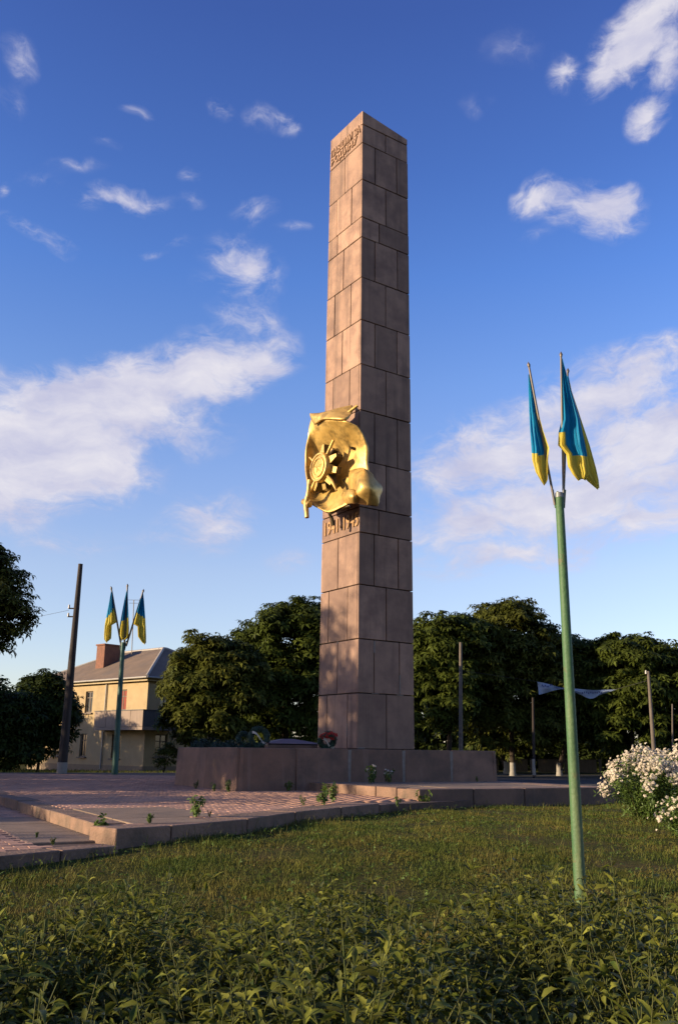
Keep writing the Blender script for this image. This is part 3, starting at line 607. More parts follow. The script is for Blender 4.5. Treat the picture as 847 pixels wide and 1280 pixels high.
upole(667,967,665.5,872,66,.12,.08,M['wood'],'thin dark pole with a white foot under the trees',white=1.0)

# ------------------------------------------------------------------ foliage
def leafmesh(P,Nn,size,n_leaf=5,aspect=.34,droop=.28,rng=RNG,spread=2*PI*.82,szv=.3):
    """one palmate cluster per point: n_leaf kite leaflets"""
    n=len(P); P=np.asarray(P); Nn=Nn/np.linalg.norm(Nn,axis=1)[:,None]
    rv=rng.normal(size=(n,3)); T=np.cross(Nn,rv); T/=np.linalg.norm(T,axis=1)[:,None]; Bn=np.cross(Nn,T)
    sz=size*(1+rng.uniform(-szv,szv,n)); Vs=[];
    for k in range(n_leaf):
        a=(k-(n_leaf-1)/2)*spread/n_leaf+rng.uniform(-.15,.15,n)
        D=T*np.cos(a)[:,None]+Bn*np.sin(a)[:,None]; S_=np.cross(Nn,D)
        L=(sz*rng.uniform(.75,1.05,n))[:,None]; w=L*aspect*.5
        mid=P+D*L*.55+Nn*L*.06; tip=P+D*L-Nn*L*droop
        Vs.append(np.stack([P+D*L*.05,mid-S_*w,tip,mid+S_*w],1))
    V=np.concatenate(Vs,0).reshape(-1,3); Fs=np.arange(len(V)).reshape(-1,4); return V,Fs
def crown_points(blobs,n,rng,sub=60,subr=.30,squash=.75,gap=.0):
    """blobs: list (centre xyz, radii xyz). Clusters sit on the skin of many small clumps spread over every blob."""
    area=np.array([b[1][0]*b[1][2] for b in blobs]); cnt=(n*area/area.sum()).astype(int); P=[];Nm=[]
    for (c,r),m_ in zip(blobs,cnt):
        c=np.array(c);r=np.array(r); k=sub
        d=rng.normal(size=(k,3)); d/=np.linalg.norm(d,axis=1)[:,None]; d[:,2]=np.abs(d[:,2])*np.where(rng.random(k)<.72,1,-1)
        cc=c+d*r*(rng.uniform(.45,1.0,k)**.6)[:,None]*.86; rr=r.min()*subr*rng.uniform(.45,1.35,k)
        ke=max(8,k//3); de=rng.normal(size=(ke,3)); de/=np.linalg.norm(de,axis=1)[:,None]; de[:,2]=np.abs(de[:,2])*np.where(rng.random(ke)<.75,1,-.6)
        cc=np.concatenate([cc,c+de*r*rng.uniform(.98,1.16,ke)[:,None]]); rr=np.concatenate([rr,r.min()*rng.uniform(.07,.15,ke)])
        w=rr**1.8; w/=w.sum(); which=rng.choice(len(rr),m_,p=w)
        q=rng.normal(size=(m_,3)); q/=np.linalg.norm(q,axis=1)[:,None]; q[:,2]=np.where(rng.random(m_)<.75,np.abs(q[:,2]),q[:,2])
        rad_=rng.uniform(.35,1.3,m_)[:,None]; p=cc[which]+q*rr[which][:,None]*rad_*np.array([1,1,squash])
        P.append(p); out=(p-c)/r; out/=np.linalg.norm(out,axis=1)[:,None]+1e-6
        Nm.append(q*.35+out*.35+np.array([0,0,1.0])+rng.normal(size=(m_,3))*.30)
    return np.concatenate(P),np.concatenate(Nm)
def trunk_mesh(base,top,r,limbs,rng,white=0):
    mb=MB(); base=Vector(base); top=Vector(top); m1=base.lerp(top,.5)+Vector((rng.uniform(-.2,.2),rng.uniform(-.2,.2),0))
    mb.tube([base-Vector((0,0,.3)),base,base+Vector((0,0,.4)),m1,top],[r*1.5,r*1.35,r*1.05,r*.8,r*.35],10)
    for l in limbs:
        s=rng.uniform(.45,.9); p=base.lerp(top,s); q=Vector(l); mm=p.lerp(q,.5)+Vector((0,0,-.2)); mb.tube([p,mm,q],[r*.45,r*.28,r*.1],7)
    return mb
def tree(base,blobs,n,size,m,label,group=None,name='chestnut_tree',r=.22,white=0,seed=1,cat='tree',sub=60,subr=.30,trunk=True,**k):
    rng=np.random.default_rng(seed); b=np.array(base,float); bl=[(np.array(c)-b,rr) for c,rr in blobs]
    t=empty(name,tuple(b)); tag(t,label,cat,group)
    if trunk:
        top=np.mean([c for c,_ in bl],0); tm=trunk_mesh((0,0,0),tuple(top),r,[tuple(c) for c,_ in bl],rng); tm.build('trunk',M['bark'],t)
    if white:
        mb=MB(); mb.tube([Vector((0,0,-.05)),Vector((0,0,.4)),Vector((0,0,white))],[r*1.42,r*1.1,r*1.03],10); mb.build('whitewashed_base',M['white'],t)
    P,Nn=crown_points(bl,n,rng,sub,subr); V,Fs=leafmesh(P,Nn,size,rng=rng,**k); o=link('crown',npmesh('crown',V,Fs),m,t); o['kind']='stuff'
    return t
def blobpx(lst,d):   # (px,py,rx,ry[,dd]) at depth d
    out=[]
    for q in lst:
        dd=d+(q[4] if len(q)>4 else 0); c=at_y(q[0],q[1],dd); s=dd/1150.; out.append((c,(q[2]*s,(q[2]*.8+q[3]*.2)*s,q[3]*s))); 
    return out
def gz(x,y): return float(zt(x,y))
bt=lambda px,d:(lambda p:(p[0],p[1],gz(p[0],p[1])))(at_y(px,955,d))
gT='trees in the row behind the plaza'
tree(bt(258,49),blobpx([(262,850,50,58),(240,895,38,38),(285,890,45,42),(222,862,22,24),(300,845,36,40),(236,830,20,18)],49),12000,.38,M['leafB'],'low spreading chestnut tree beside the yellow house',gT,seed=2)
tree(bt(362,54),blobpx([(365,805,60,56),(340,870,60,55),(395,860,45,60),(312,808,26,30),(385,772,34,24),(350,775,26,20),(330,830,40,40),(365,910,60,30)],54),13500,.42,M['leafA'],'tall chestnut tree directly behind the left side of the obelisk',gT,seed=3)
tree(bt(300,60),blobpx([(305,870,60,60)],60),4200,.48,M['leafA'],'chestnut tree tucked behind the low spreading one',gT,seed=33)
tree(bt(640,72),blobpx([(635,800,60,48),(600,850,70,60),(660,860,62,60),(640,766,34,18),(690,812,28,28),(610,775,24,16),(570,840,40,44),(640,915,80,34)],72),16000,.52,M['leafB'],'highest round-topped chestnut tree in the row right of the obelisk',gT,seed=4,white=1.0,r=.2)
tree(bt(560,68),blobpx([(556,815,52,45),(540,870,55,60),(585,790,30,22)],68),10000,.52,M['leafA'],'chestnut tree touching the right side of the obelisk in view',gT,seed=5,white=.9,r=.2)
tree(bt(698,74),blobpx([(722,836,45,38),(715,885,55,52),(700,815,22,16),(745,860,34,44),(740,820,22,18)],74),8000,.52,M['leafA'],'lower chestnut tree behind the near flagpole',gT,seed=6,white=1.0,r=.2)
tree(bt(790,72),blobpx([(785,833,56,38),(800,880,70,55),(825,830,34,28),(765,815,30,18),(800,806,20,12),(745,880,34,40),(790,915,80,28)],72),12500,.52,M['leafA'],'broad chestnut tree behind the leaning concrete pole',gT,seed=7,white=.9,r=.2)
tree(bt(900,72),blobpx([(895,840,65,50),(890,885,65,60)],72),5000,.55,M['leafA'],'chestnut tree at the right edge of the row',gT,seed=8,white=.9,r=.2)
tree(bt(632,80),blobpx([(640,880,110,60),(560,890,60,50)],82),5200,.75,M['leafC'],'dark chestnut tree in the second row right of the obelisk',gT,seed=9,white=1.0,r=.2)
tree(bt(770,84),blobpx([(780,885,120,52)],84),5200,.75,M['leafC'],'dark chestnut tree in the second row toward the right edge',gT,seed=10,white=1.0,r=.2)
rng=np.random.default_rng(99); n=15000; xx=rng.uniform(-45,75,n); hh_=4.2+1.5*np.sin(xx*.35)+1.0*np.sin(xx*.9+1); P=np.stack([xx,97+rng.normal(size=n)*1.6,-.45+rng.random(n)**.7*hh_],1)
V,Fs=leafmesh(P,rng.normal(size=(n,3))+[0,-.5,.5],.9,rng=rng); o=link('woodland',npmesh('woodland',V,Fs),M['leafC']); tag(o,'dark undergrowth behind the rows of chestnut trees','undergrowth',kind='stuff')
# left edge tree, dark
tree(bt(-75,30),blobpx([(-46,758,76,80),(-16,718,42,38),(10,772,38,34),(-70,700,60,50),(-18,815,34,26),(-8,692,20,16)],30),4200,.27,M['leafB'],'dark tree reaching in from the left edge above the bushes',None,seed=12,r=.25)
# bushes left
gB='leafy bushes left of the house'
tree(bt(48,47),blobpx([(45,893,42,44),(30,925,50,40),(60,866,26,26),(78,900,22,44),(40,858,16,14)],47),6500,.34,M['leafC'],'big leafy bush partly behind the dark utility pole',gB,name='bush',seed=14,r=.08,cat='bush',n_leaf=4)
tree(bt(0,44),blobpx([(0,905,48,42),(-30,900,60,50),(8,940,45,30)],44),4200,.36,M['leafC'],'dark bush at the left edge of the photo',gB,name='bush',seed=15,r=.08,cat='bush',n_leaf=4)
tree(bt(205,52),blobpx([(212,945,16,16),(200,955,10,8)],50),260,.25,M['leafB'],'small bush by the house steps',gB,name='bush',seed=16,r=.05,cat='bush',n_leaf=4)
# trees outside the frame on the left that shade the plaza
SH=[(-30,3.5,6.7,2.9),(-30,10.0,7.6,3.2),(-30,17.5,13.0,4.0),(-31,25.5,13.4,4.8),(-33,34,11.0,4.6),(-37,50,7.0,3.6),(-33,58.5,8.4,3.0),(-36,62.5,8.2,3.0)]
gS='trees left of the plaza outside the view'
for i,(x,y,h,r_) in enumerate(SH):
    g=gz(x,y); bl=[((x,y,g+h-r_),(r_,r_,r_)),((x+1.5,y-1,g+h-r_*1.7),(r_,r_,r_*.8)),((x-1.5,y+1.4,g+h-r_*1.6),(r_,r_,r_*.9))]
    tree((x,y,g),bl,3000,.55,M['leafA'],'chestnut tree of the row left of the plaza',gS,seed=40+i,r=.25)

for (x,y,lb_) in ((-5.6,1.3,'unseen shrub added to shade the foreground bed, nearer of two'),(-7.4,2.6,'unseen shrub added to shade the foreground bed, farther of two')):  # added out of view only to cast shade over the near plants
    g=gz(x,y); tree((x,y,g),[((x,y,g+.75),(.85,.85,.75)),((x+.5,y-.5,g+.6),(.6,.6,.6))],1500,.16,M['leafA'],lb_,'unseen shrubs added to shade the foreground bed',name='shrub',seed=61,r=.03,cat='shrub')
# ------------------------------------------------------------------ house
HB=-.45
hc=at_z(178,967.5,HB)[:2]; hc=np.array([hc[0],hc[1]]); HA=rad(45)
hl=np.array([-math.cos(rad(42)),math.sin(rad(42))]); hr=np.array([math.sin(rad(42)),math.cos(rad(42))])
EH=float(at_y(178,846,hc[1])[2]); print('house corner',hc,'eaves',EH)
L1_,L2_=15.,9.5
hs=empty('house',(hc[0],hc[1],HB)); tag(hs,'two-storey yellow house with grey hipped roof and corner balcony','house')
def hp(a,b,z): q=hl*a+hr*b; return (q[0],q[1],z-HB)
def hwall(axis,length,openings,z0,z1,m,name,inset=.22,off=0):
    """wall in the plane a=off/b=off seen from outside; openings (u0,u1,z0,z1)"""
    us=sorted({0,length,*[o[0] for o in openings],*[o[1] for o in openings]}); zz=sorted({z0,z1,*[o[2] for o in openings],*[o[3] for o in openings]})
    mb=MB(); f=(lambda u,d,z:hp(u,off+d,z)) if axis=='l' else (lambda u,d,z:hp(off+d,u,z))
    def Q(a,b,c,d): mb.add([a,b,c,d],[(0,1,2,3)])
    for a,b in zip(us,us[1:]):
        for c,d in zip(zz,zz[1:]):
            if any(o[0]<=a and b<=o[1] and o[2]<=c and d<=o[3] for o in openings): continue
            Q(f(a,0,c),f(b,0,c),f(b,0,d),f(a,0,d))
    for (a,b,c,d) in openings:
        Q(f(a,0,c),f(b,0,c),f(b,inset,c),f(a,inset,c)); Q(f(a,0,d),f(b,0,d),f(b,inset,d),f(a,inset,d)); Q(f(a,0,c),f(a,0,d),f(a,inset,d),f(a,inset,c)); Q(f(b,0,c),f(b,0,d),f(b,inset,d),f(b,inset,c))
    return mb.build(name,m,hs)
def window(axis,u0,u1,z0,z1,off=0,curtain=False,grille=False,sill=True,door=False):
    f=(lambda u,d,z:hp(u,off+d,z)) if axis=='l' else (lambda u,d,z:hp(off+d,u,z))
    def bx(mb,a,b,d0,d1,c,d): mb.hexa([f(a,d0,c),f(b,d0,c),f(b,d1,c),f(a,d1,c),f(a,d0,d),f(b,d0,d),f(b,d1,d),f(a,d1,d)])
    w=MB(); t=.08
    bx(w,u0,u1,.12,.2,z0,z0+t);bx(w,u0,u1,.12,.2,z1-t,z1);bx(w,u0,u0+t,.122,.198,z0+t,z1-t);bx(w,u1-t,u1,.122,.198,z0+t,z1-t);um=(u0+u1)/2;bx(w,um-.04,um+.04,.124,.196,z0+t,z1-t)
    bx(w,u0+t,u1-t,.126,.194,z1-.5,z1-.44)
    wf=w.build('door_frame' if door else 'window',M['frame'],hs)
    g=MB(); bx(g,u0+.02,u1-.02,.15,.17,z0+.02,z1-.02); g.build('pane',M['glass'] if not curtain else M['curtain'],wf)
    if sill: s_=MB(); bx(s_,u0-.12,u1+.12,-.14,.10,z0-.10,z0-.003); s_.build('sill',M['frame'],wf)
    if grille:
        s_=MB()
        for k in range(5): uu=u0+(k+.5)*(u1-u0)/5; s_.tube([f(uu,-.03,z0-.05),f(uu,-.03,z1)],.018,5)
        for k in range(3): zz=z0+(k+.5)*(z1-z0)/3; s_.tube([f(u0,-.03,zz),f(u1,-.03,zz)],.016,5)
        s_.build('grille',M['iron_and_shade'],wf)
# distances along the left facade from photo columns
def u_of(px):
    k=ray(px,900); kk=k[0]/k[1]; return (kk*hc[1]-hc[0])/(hl[0]-kk*hl[1])
def v_of(px):
    k=ray(px,900); kk=k[0]/k[1]; return (kk*hc[1]-hc[0])/(hr[0]-kk*hr[1])
def zpx(px,py,u=None,v=None):
    y=hc[1]+(hl[1]*u if u is not None else hr[1]*v); return float(at_y(px,py,y)[2])
wl=[]
for (x0,x1,y0,y1) in ((145,156.5,862,888),(105,114,864,891),(142,153,918,948),(102.5,110.5,917,946),(73,80,868,893),(70,77,917,945)):
    ua,ub=sorted((u_of(x0),u_of(x1))); um=(ua+ub)/2; xm=(x0+x1)/2; wl.append((ua,ub,zpx(xm,y1,u=um),zpx(xm,y0,u=um)))
hwall('l',L1_,wl,HB,EH,M['hwall'],'left_wall')
for k,w_ in enumerate(wl): window('l',*w_,curtain=(k==0),grille=(k in (2,)),sill=(k!=0))
wr=[]
for (x0,x1,y0,y1) in ((196,211,918,946),(199,211,866,890),(226,236,866,890)):
    ua,ub=sorted((v_of(x0),v_of(x1))); um=(ua+ub)/2; xm=(x0+x1)/2; wr.append((ua,ub,zpx(xm,y1,v=um),zpx(xm,y0,v=um)))
hwall('r',L2_,wr,HB,EH,M['hwall'],'right_wall')
for k,w_ in enumerate(wr): window('r',*w_)
mb=MB(); mb.add([hp(L1_,0,HB),hp(L1_,L2_,HB),hp(L1_,L2_,EH),hp(L1_,0,EH)],[(0,1,2,3)]); mb.add([hp(0,L2_,HB),hp(L1_,L2_,HB),hp(L1_,L2_,EH),hp(0,L2_,EH)],[(0,1,2,3)]); mb.build('back_wall',M['hwall2'],hs)
mb=MB(); mb.hexa([hp(-.05,-.05,HB),hp(L1_,-.05,HB),hp(L1_,.0,HB),hp(-.0,.0,HB),hp(-.05,-.05,HB+.5),hp(L1_,-.05,HB+.5),hp(L1_,0,HB+.5),hp(0,0,HB+.5)]); mb.build('base_course',M['hwall2'],hs)
mb=MB(); mb.hexa([hp(-.05,-.047,HB),hp(0,0,HB),hp(0,L2_,HB),hp(-.05,L2_,HB),hp(-.05,-.047,HB+.5),hp(0,0,HB+.5),hp(0,L2_,HB+.5),hp(-.05,L2_,HB+.5)]); mb.build('base_course',M['hwall2'],hs)
# pale corner strips and cornice
mb=MB(); ov=.35
mb.hexa([hp(-ov,-ov,EH-.28),hp(L1_+ov,-ov,EH-.28),hp(L1_+ov,L2_+ov,EH-.28),hp(-ov,L2_+ov,EH-.28),hp(-ov,-ov,EH-.02),hp(L1_+ov,-ov,EH-.02),hp(L1_+ov,L2_+ov,EH-.02),hp(-ov,L2_+ov,EH-.02)]); mb.build('cornice',M['trim'],hs)
# roof: hip corner and level ridges
RH=float(at_y(201,806,hc[1]+4)[2]); ra=4.6; o_=.6
A_=hp(-o_,-o_,EH); B_=hp(L1_+o_,-o_,EH); Cc=hp(L1_+o_,L2_+o_,EH); D_=hp(-o_,L2_+o_,EH)
a_=hp(ra,ra,RH); b_=hp(L1_-ra,ra,RH); c_=hp(L1_-ra,L2_-ra,RH); d_=hp(ra,L2_-ra,RH)
def slope(P,n,name):
    mb=MB(); dn=.06; P=[Vector(p) for p in P]; mb.hexa([p-Vector((0,0,dn)) for p in P]+P); return mb.build(name,M['roof'],hs)
rf=slope([A_,B_,b_,a_],0,'roof_slope'); slope([A_,a_,d_,D_],0,'roof_slope'); slope([B_,Cc,c_,b_],0,'roof_slope'); slope([D_,d_,c_,Cc],0,'roof_slope')
mb=MB(); mb.add([a_,b_,c_,d_],[(0,1,2,3)]); mb.build('roof_top',M['roof'],hs)
for (p,q) in ((A_,a_),(a_,b_),(a_,d_),(B_,b_),(D_,d_)):
    mb=MB(); mb.tube([Vector(p),Vector(q)],.11,6); mb.build('ridge_cap',M['ridge'],hs)
mb=MB(); mb.tube([Vector(A_)+Vector((0,0,-.06)),Vector(B_)+Vector((0,0,-.06))],.07,6); mb.build('gutter',M['ridge'],hs)
mb=MB(); mb.tube([Vector(A_)+Vector((0,0,-.061)),Vector(D_)+Vector((0,0,-.061))],.07,6); mb.build('gutter',M['ridge'],hs)
# chimney
uc=u_of(136); cc=np.array(hp(5.6,3.4,0)); 
ch_px0,ch_px1=at_y(122.5,820,hc[1]+7.5),at_y(149,820,hc[1]+7.5); cw=(ch_px1[0]-ch_px0[0])
cc=np.array([(ch_px0[0]+ch_px1[0])/2-hc[0],7.5,0]); ct=float(at_y(136,808,hc[1]+7.5)[2])-HB
def chb(s,z0,z1,name,m,par):
    mb=MB(); P=[cc[:2]+hl*s*.45*a+hr*s*.62*b for a,b in ((-1,-1),(1,-1),(1,1),(-1,1))]; mb.hexa([(p[0],p[1],z0) for p in P]+[(p[0],p[1],z1) for p in P]); return mb.build(name,m,par)
chm=chb(cw*.72,EH-HB+.6,ct,'chimney',M['brick'],hs); chb(cw*.80,ct+.001,ct+.12,'chimney_cap',M['brick'],chm)
# courses of the brickwork
# antenna
mb=MB(); an=np.array(at_y(165.5,808,hc[1]+6))-np.array([hc[0],hc[1],HB]); at=np.array(at_y(167.5,750,hc[1]+6))-np.array([hc[0],hc[1],HB])
mb.tube([Vector(an)-Vector((0,0,.6)),Vector(at)],.035,5)
for k,wd in ((0.0,.5),(.25,.35)):
    mb.tube([Vector(at)+Vector((-wd,0,-k)),Vector(at)+Vector((wd,0,-k))],.018,4)
mb.build('antenna',M['staff'],hs)
for nm,(a0,b0) in (('drainpipe',(4.9,-.09)),('drainpipe',(-.09,6.5))):
    mb=MB(); mb.tube([hp(a0,b0,HB+.2),hp(a0,b0,EH-.3)],.055,6); mb.build(nm,M['ridge'],hs)
# balcony wrapping the corner
zb0=zpx(172,908,u=0)-.05; zb1=zpx(172,889,u=0)+.02; bd=1.0; uB=u_of(118)-1.5; vB=v_of(213)
def bbox(a0,a1,b0,b1,z0,z1,name,m,par=hs): 
    mb=MB(); mb.hexa([hp(a0,b0,z0),hp(a1,b0,z0),hp(a1,b1,z0),hp(a0,b1,z0),hp(a0,b0,z1),hp(a1,b0,z1),hp(a1,b1,z1),hp(a0,b1,z1)]); return mb.build(name,m,par)
bal=bbox(-bd,uB,-bd,-.005,zb0-.2,zb0,'balcony',M['balc']); bbox(-bd,-.005,0,vB,zb0-.2,zb0-.001,'balcony_floor',M['balcside'],bal)
n=4
for k in range(n):
    a0=-bd+.02+(uB+bd)*k/n; a1=-bd-.02+(uB+bd)*(k+1)/n; bbox(a0,a1,-bd+.01,-bd+.08,zb0+.02,zb1,'parapet_panel',M['balc'],bal)
bbox(uB-.08,uB-.01,-bd+.1,-.02,zb0+.02,zb1,'parapet_panel',M['balcside'],bal)
for k in range(3):
    b0=-bd+.1+(vB+bd-.1)*k/3; b1=-bd+.07+(vB+bd-.1)*(k+1)/3; bbox(-bd+.01,-bd+.08,b0,b1,zb0+.02,zb1,'parapet_panel',M['balcside'],bal)
bbox(-bd-.03,uB,-bd-.03,-bd+.11,zb1+.005,zb1+.06,'handrail',M['balcside'],bal); bbox(-bd-.03,-bd+.11,-bd+.115,vB,zb1+.005,zb1+.061,'handrail',M['balcside'],bal)
# projecting ground-floor bay under the balcony
# steps to the right
for k in range(3): bbox(-1.6+.3*k,-.06,3.0,4.6,HB,HB+.18*(k+1)-.001*k,'step',M['concpole'])
# ------------------------------------------------------------------ street banner
bd_=60
G=[]
def bnr(rows,name,par,org,m):
    V=[];n=len(rows)
    G=[[at_y(x,y,bd_+dd)-org for (x,y,dd) in r] for r in rows]; A=smooth_grid(G,4); a,b=A.shape[:2]; I=np.arange(a*b).reshape(a,b); Fs=np.stack([I[:-1,:-1],I[:-1,1:],I[1:,1:],I[1:,:-1]],-1).reshape(-1,4)
    return link(name,npmesh(name,A.reshape(-1,3),Fs,True),m,par)
org=at_y(720,862,bd_); bn=empty('street_banner',tuple(org)); tag(bn,'twisted pale blue cloth banner strung across the dark trees behind the flagpole','banner')
bnr([[(671,852,0),(683,854.5,.3),(697,858.5,0),(708,860,0),(721,861,.2),(741,862.5,.0),(758,862,.3),(770,862,0)],
     [(672,860,.3),(683,860,0),(695,860.5,.3),(708,860.8,.1),(722,864.5,0),(741,867,.3),(754,864.5,0),(767,862.8,.1)],
     [(673,868.5,0),(684,865.5,.3),(694,862.5,0),(708,861.6,0),(724,868,.3),(738,873.5,0),(750,868.5,.2),(764,863.8,0)]],'cloth',bn,org,M['cloth'])
rr=random.Random(3)
mb=MB()
for (x0,x1,y0,y1,n) in ((676,690,856,861,7),(726,752,865,867,10)):
    for k in range(n):
        x=x0+(x1-x0)*(k+.5)/n; y=y0+(y1-y0)*rr.random()*.7; p=at_y(x,y,bd_-.25)-org; s=.055; mb.hexa([(p[0]-s*.6,p[1]-.01,p[2]-s),(p[0]+s*.6,p[1]-.01,p[2]-s),(p[0]+s*.6,p[1]+.01,p[2]-s),(p[0]-s*.6,p[1]+.01,p[2]-s),(p[0]-s*.4,p[1]-.01,p[2]+s),(p[0]+s*.6,p[1]-.01,p[2]+s*1.2),(p[0]+s*.6,p[1]+.01,p[2]+s*1.2),(p[0]-s*.4,p[1]+.01,p[2]+s)])
mb.build('printed_marks',M['navy'],bn)
mb=MB(); mb.tube([Vector(at_y(575.3,838,60)-org),Vector(at_y(671,852,60)-org)],.015,4); mb.build('cord',M['wire'],bn); mb=MB(); mb.tube([Vector(at_y(768,862,60)-org),Vector(at_y(811,850,58)-org)],.015,4); mb.build('cord',M['wire'],bn)
# pale low fence under the right trees
fe=empty('low_concrete_fence',(10,84,HB)); tag(fe,'low pale concrete fence in the shade under the right trees','fence')
for k in range(9):
    mb=MB(); x=2+k*3.1; mb.box(x,x+2.2,0,.12,0.1,1.25); mb.build('fence_panel',M['concpole'],fe,bevel=.05)
    mb=MB(); mb.box(x+2.45,x+2.65,-.05,.17,0,1.3); mb.build('fence_post',M['concpole'],fe)
# ------------------------------------------------------------------ grave slab and wreaths on the plinth
def pp(px,d,z=PZ): q=at_y(px,935,d); return np.array([q[0],q[1],z])
c=pp(361,29.0); ts=empty('memorial_slab',tuple(c),A29); tag(ts,'low red granite memorial slab with a sloping top on the plinth','memorial')
mb=MB(); mb.box(-1.0,1.05,-.6,.6,0,.10); mb.build('slab_base',M['plinth'],ts,bevel=.01)
mb=MB(); mb.hexa([(-1.0,-.55,.14),(1.0,-.55,.14),(1.0,.55,.14),(-1.0,.55,.14),(-.25,-.1,.29),(.15,-.1,.29),(.15,.1,.29),(-.25,.1,.29)]); mb.build('sloping_top',M['redgranite'],ts,bevel=.01)
mb=MB(); mb.box(-.9,.9,-.5,.5,.101,.139); mb.build('dark_gap',M['stone_core'],ts)
def wreath(p,rx,tilt,rz,label,flm,n=260,name='wreath',sz=.10,rib=True,fl=True):
    w=empty(name,tuple(p)); w.rotation_euler=(tilt,0,rz); tag(w,label,'wreath','wreaths laid on the plinth'); rng=np.random.default_rng(int(rx*1000)+n)
    a=rng.uniform(0,2*PI,n); b=rng.uniform(0,2*PI,n); r0=rx*.28
    P=np.stack([(rx+r0*np.cos(b))*np.cos(a),r0*np.sin(b)*.6-.02,(rx+r0*np.cos(b))*np.sin(a)+rx+.05],1); Nn=np.stack([np.cos(a)*np.cos(b),np.sin(b)-.5,np.sin(a)*np.cos(b)],1)
    V,Fs=leafmesh(P,Nn,sz,n_leaf=4,rng=rng,aspect=.25); o=link('greenery',npmesh('greenery',V,Fs),M['fir'],w); o['kind']='stuff'
    mb=MB(); mb.tube([Vector((rx*math.cos(k*PI/10),0,rx*math.sin(k*PI/10)+rx+.05)) for k in range(21)],.03,6,cap=False); mb.build('wire_ring',M['stem'],w)
    if fl:
        m_=n//3; a=rng.uniform(.2*PI,.8*PI,m_); P=np.stack([rx*np.cos(a)+rng.normal(size=m_)*.03,-r0*.5+rng.normal(size=m_)*.02,rx*np.sin(a)+rx+.05+rng.normal(size=m_)*.03],1)
        V,Fs=leafmesh(P,np.tile([0,-1.,.4],(m_,1)),.07,n_leaf=5,rng=rng,aspect=.8); o=link('flowers',npmesh('flowers',V,Fs),flm,w); o['kind']='stuff'
    if rib:
        mb=MB(); pts=[]
        for k in range(9):
            s=k/8; pts.append((-rx*.9+2.0*rx*s,-r0*1.3-.02*math.sin(s*6),rx*1.75-rx*1.5*s+.05*math.sin(s*7)))
        for p0,p1 in zip(pts,pts[1:]): mb.hexa([(p0[0],p0[1],p0[2]-.035),(p1[0],p1[1],p1[2]-.035),(p1[0],p1[1]+.008,p1[2]-.035),(p0[0],p0[1]+.008,p0[2]-.035),(p0[0],p0[1],p0[2]+.035),(p1[0],p1[1],p1[2]+.035),(p1[0],p1[1]+.008,p1[2]+.035),(p0[0],p0[1]+.008,p0[2]+.035)])
        mb.build('ribbon',M['ribbon'],w)
    return w
wreath(pp(407,26.3),.20,.5,.35,'wreath with red flowers and a white ribbon against the foot of the obelisk',M['red'])
wreath(pp(324,28.2),.26,-.2,.3,'green wreath with a pale ribbon at the left end of the memorial slab',M['ribbon'],n=300,fl=False)
wreath(pp(308,28.8),.22,-.5,.6,'dark green wreath without flowers lying leftmost on the plinth',M['ribbon'],n=240,fl=False,rib=False)
rng=np.random.default_rng(5); P=np.stack([rng.uniform(-1.1,1.1,420),rng.normal(size=420)*.25,np.abs(rng.normal(size=420))*.09],1)
V,Fs=leafmesh(P,rng.normal(size=(420,3))+[0,0,1],.16,n_leaf=4,rng=rng,aspect=.18); o=link('fir_branches',npmesh('fir_branches',V,Fs),M['fir']); o.location=tuple(pp(285,28.6)); tag(o,'flat heap of dark fir branches on the plinth left of the wreaths','branches')

# ------------------------------------------------------------------ grass, weeds, shrubs, flowers
def blades(P,h,w,rng,lean=.5):
    n=len(P); a=rng.uniform(0,2*PI,n); D=np.stack([np.cos(a),np.sin(a),np.zeros(n)],1); S_=np.stack([-np.sin(a),np.cos(a),np.zeros(n)],1)
    h=h[:,None]; w=w[:,None]; l=(rng.uniform(.1,1,n)*lean)[:,None]; up=np.array([0,0,1.])
    mid=P+D*h*l*.35+up*h*.55; tip=P+D*h*l+up*h*.95
    V=np.stack([P-S_*w*.5,P+S_*w*.5,mid+S_*w*.4,tip,mid-S_*w*.4],1).reshape(-1,3)
    I=np.arange(n)[:,None]*5; Fs=np.concatenate([I+[0,1,2,4]],1); Ft=np.concatenate([I+[4,2,3,3]],1)
    return V,Fs,I+np.array([[4,2,3]])
def blade_mesh(name,P,h,w,rng,lean=.5):
    V,Fs,Ft=blades(P,h,w,rng,lean); me=bpy.data.meshes.new(name); me.vertices.add(len(V)); me.vertices.foreach_set('co',V.astype(np.float32).ravel())
    nq,ntr=len(Fs),len(Ft); li=np.concatenate([Fs.ravel(),Ft.ravel()]).astype(np.int32); me.loops.add(len(li)); me.loops.foreach_set('vertex_index',li)
    me.polygons.add(nq+ntr); me.polygons.foreach_set('loop_start',np.concatenate([np.arange(nq)*4,nq*4+np.arange(ntr)*3]).astype(np.int32)); me.update(); return me
rng=np.random.default_rng(21)
# lawn area: in front of kerbs. Use polygons to keep blades off the paving
edge=[L3,L2,L1,L0]+[p for p in front]+[T0,T1,T1+tdir*14]
ex=np.array([p[0] for p in edge]); ey=np.array([p[1] for p in edge])
n=620000; yy=5.0+(rng.random(n)**1.15)*19; xx=rng.uniform(-1,1,n)*(yy*.40+4.2)
o_s=np.argsort(ex); lim=np.interp(xx,ex[o_s],ey[o_s]); ok=(yy<lim-.03)
xx=xx[ok]; yy=yy[ok]; zz=zt(xx,yy)+.02*np.sin(xx*1.7+yy*.9)-.01; patch=np.sin(xx*1.9+np.sin(yy*1.3)*2)*np.sin(yy*1.6+np.cos(xx*1.1)*2)
h=rng.uniform(.022,.055,len(xx))*(1+.55*patch)+(rng.random(len(xx))<.03)*.10; h*=1+.9*np.exp(-(lim[ok]-yy)/.25)
keep=rng.random(len(xx))<(.82+.25*patch); 
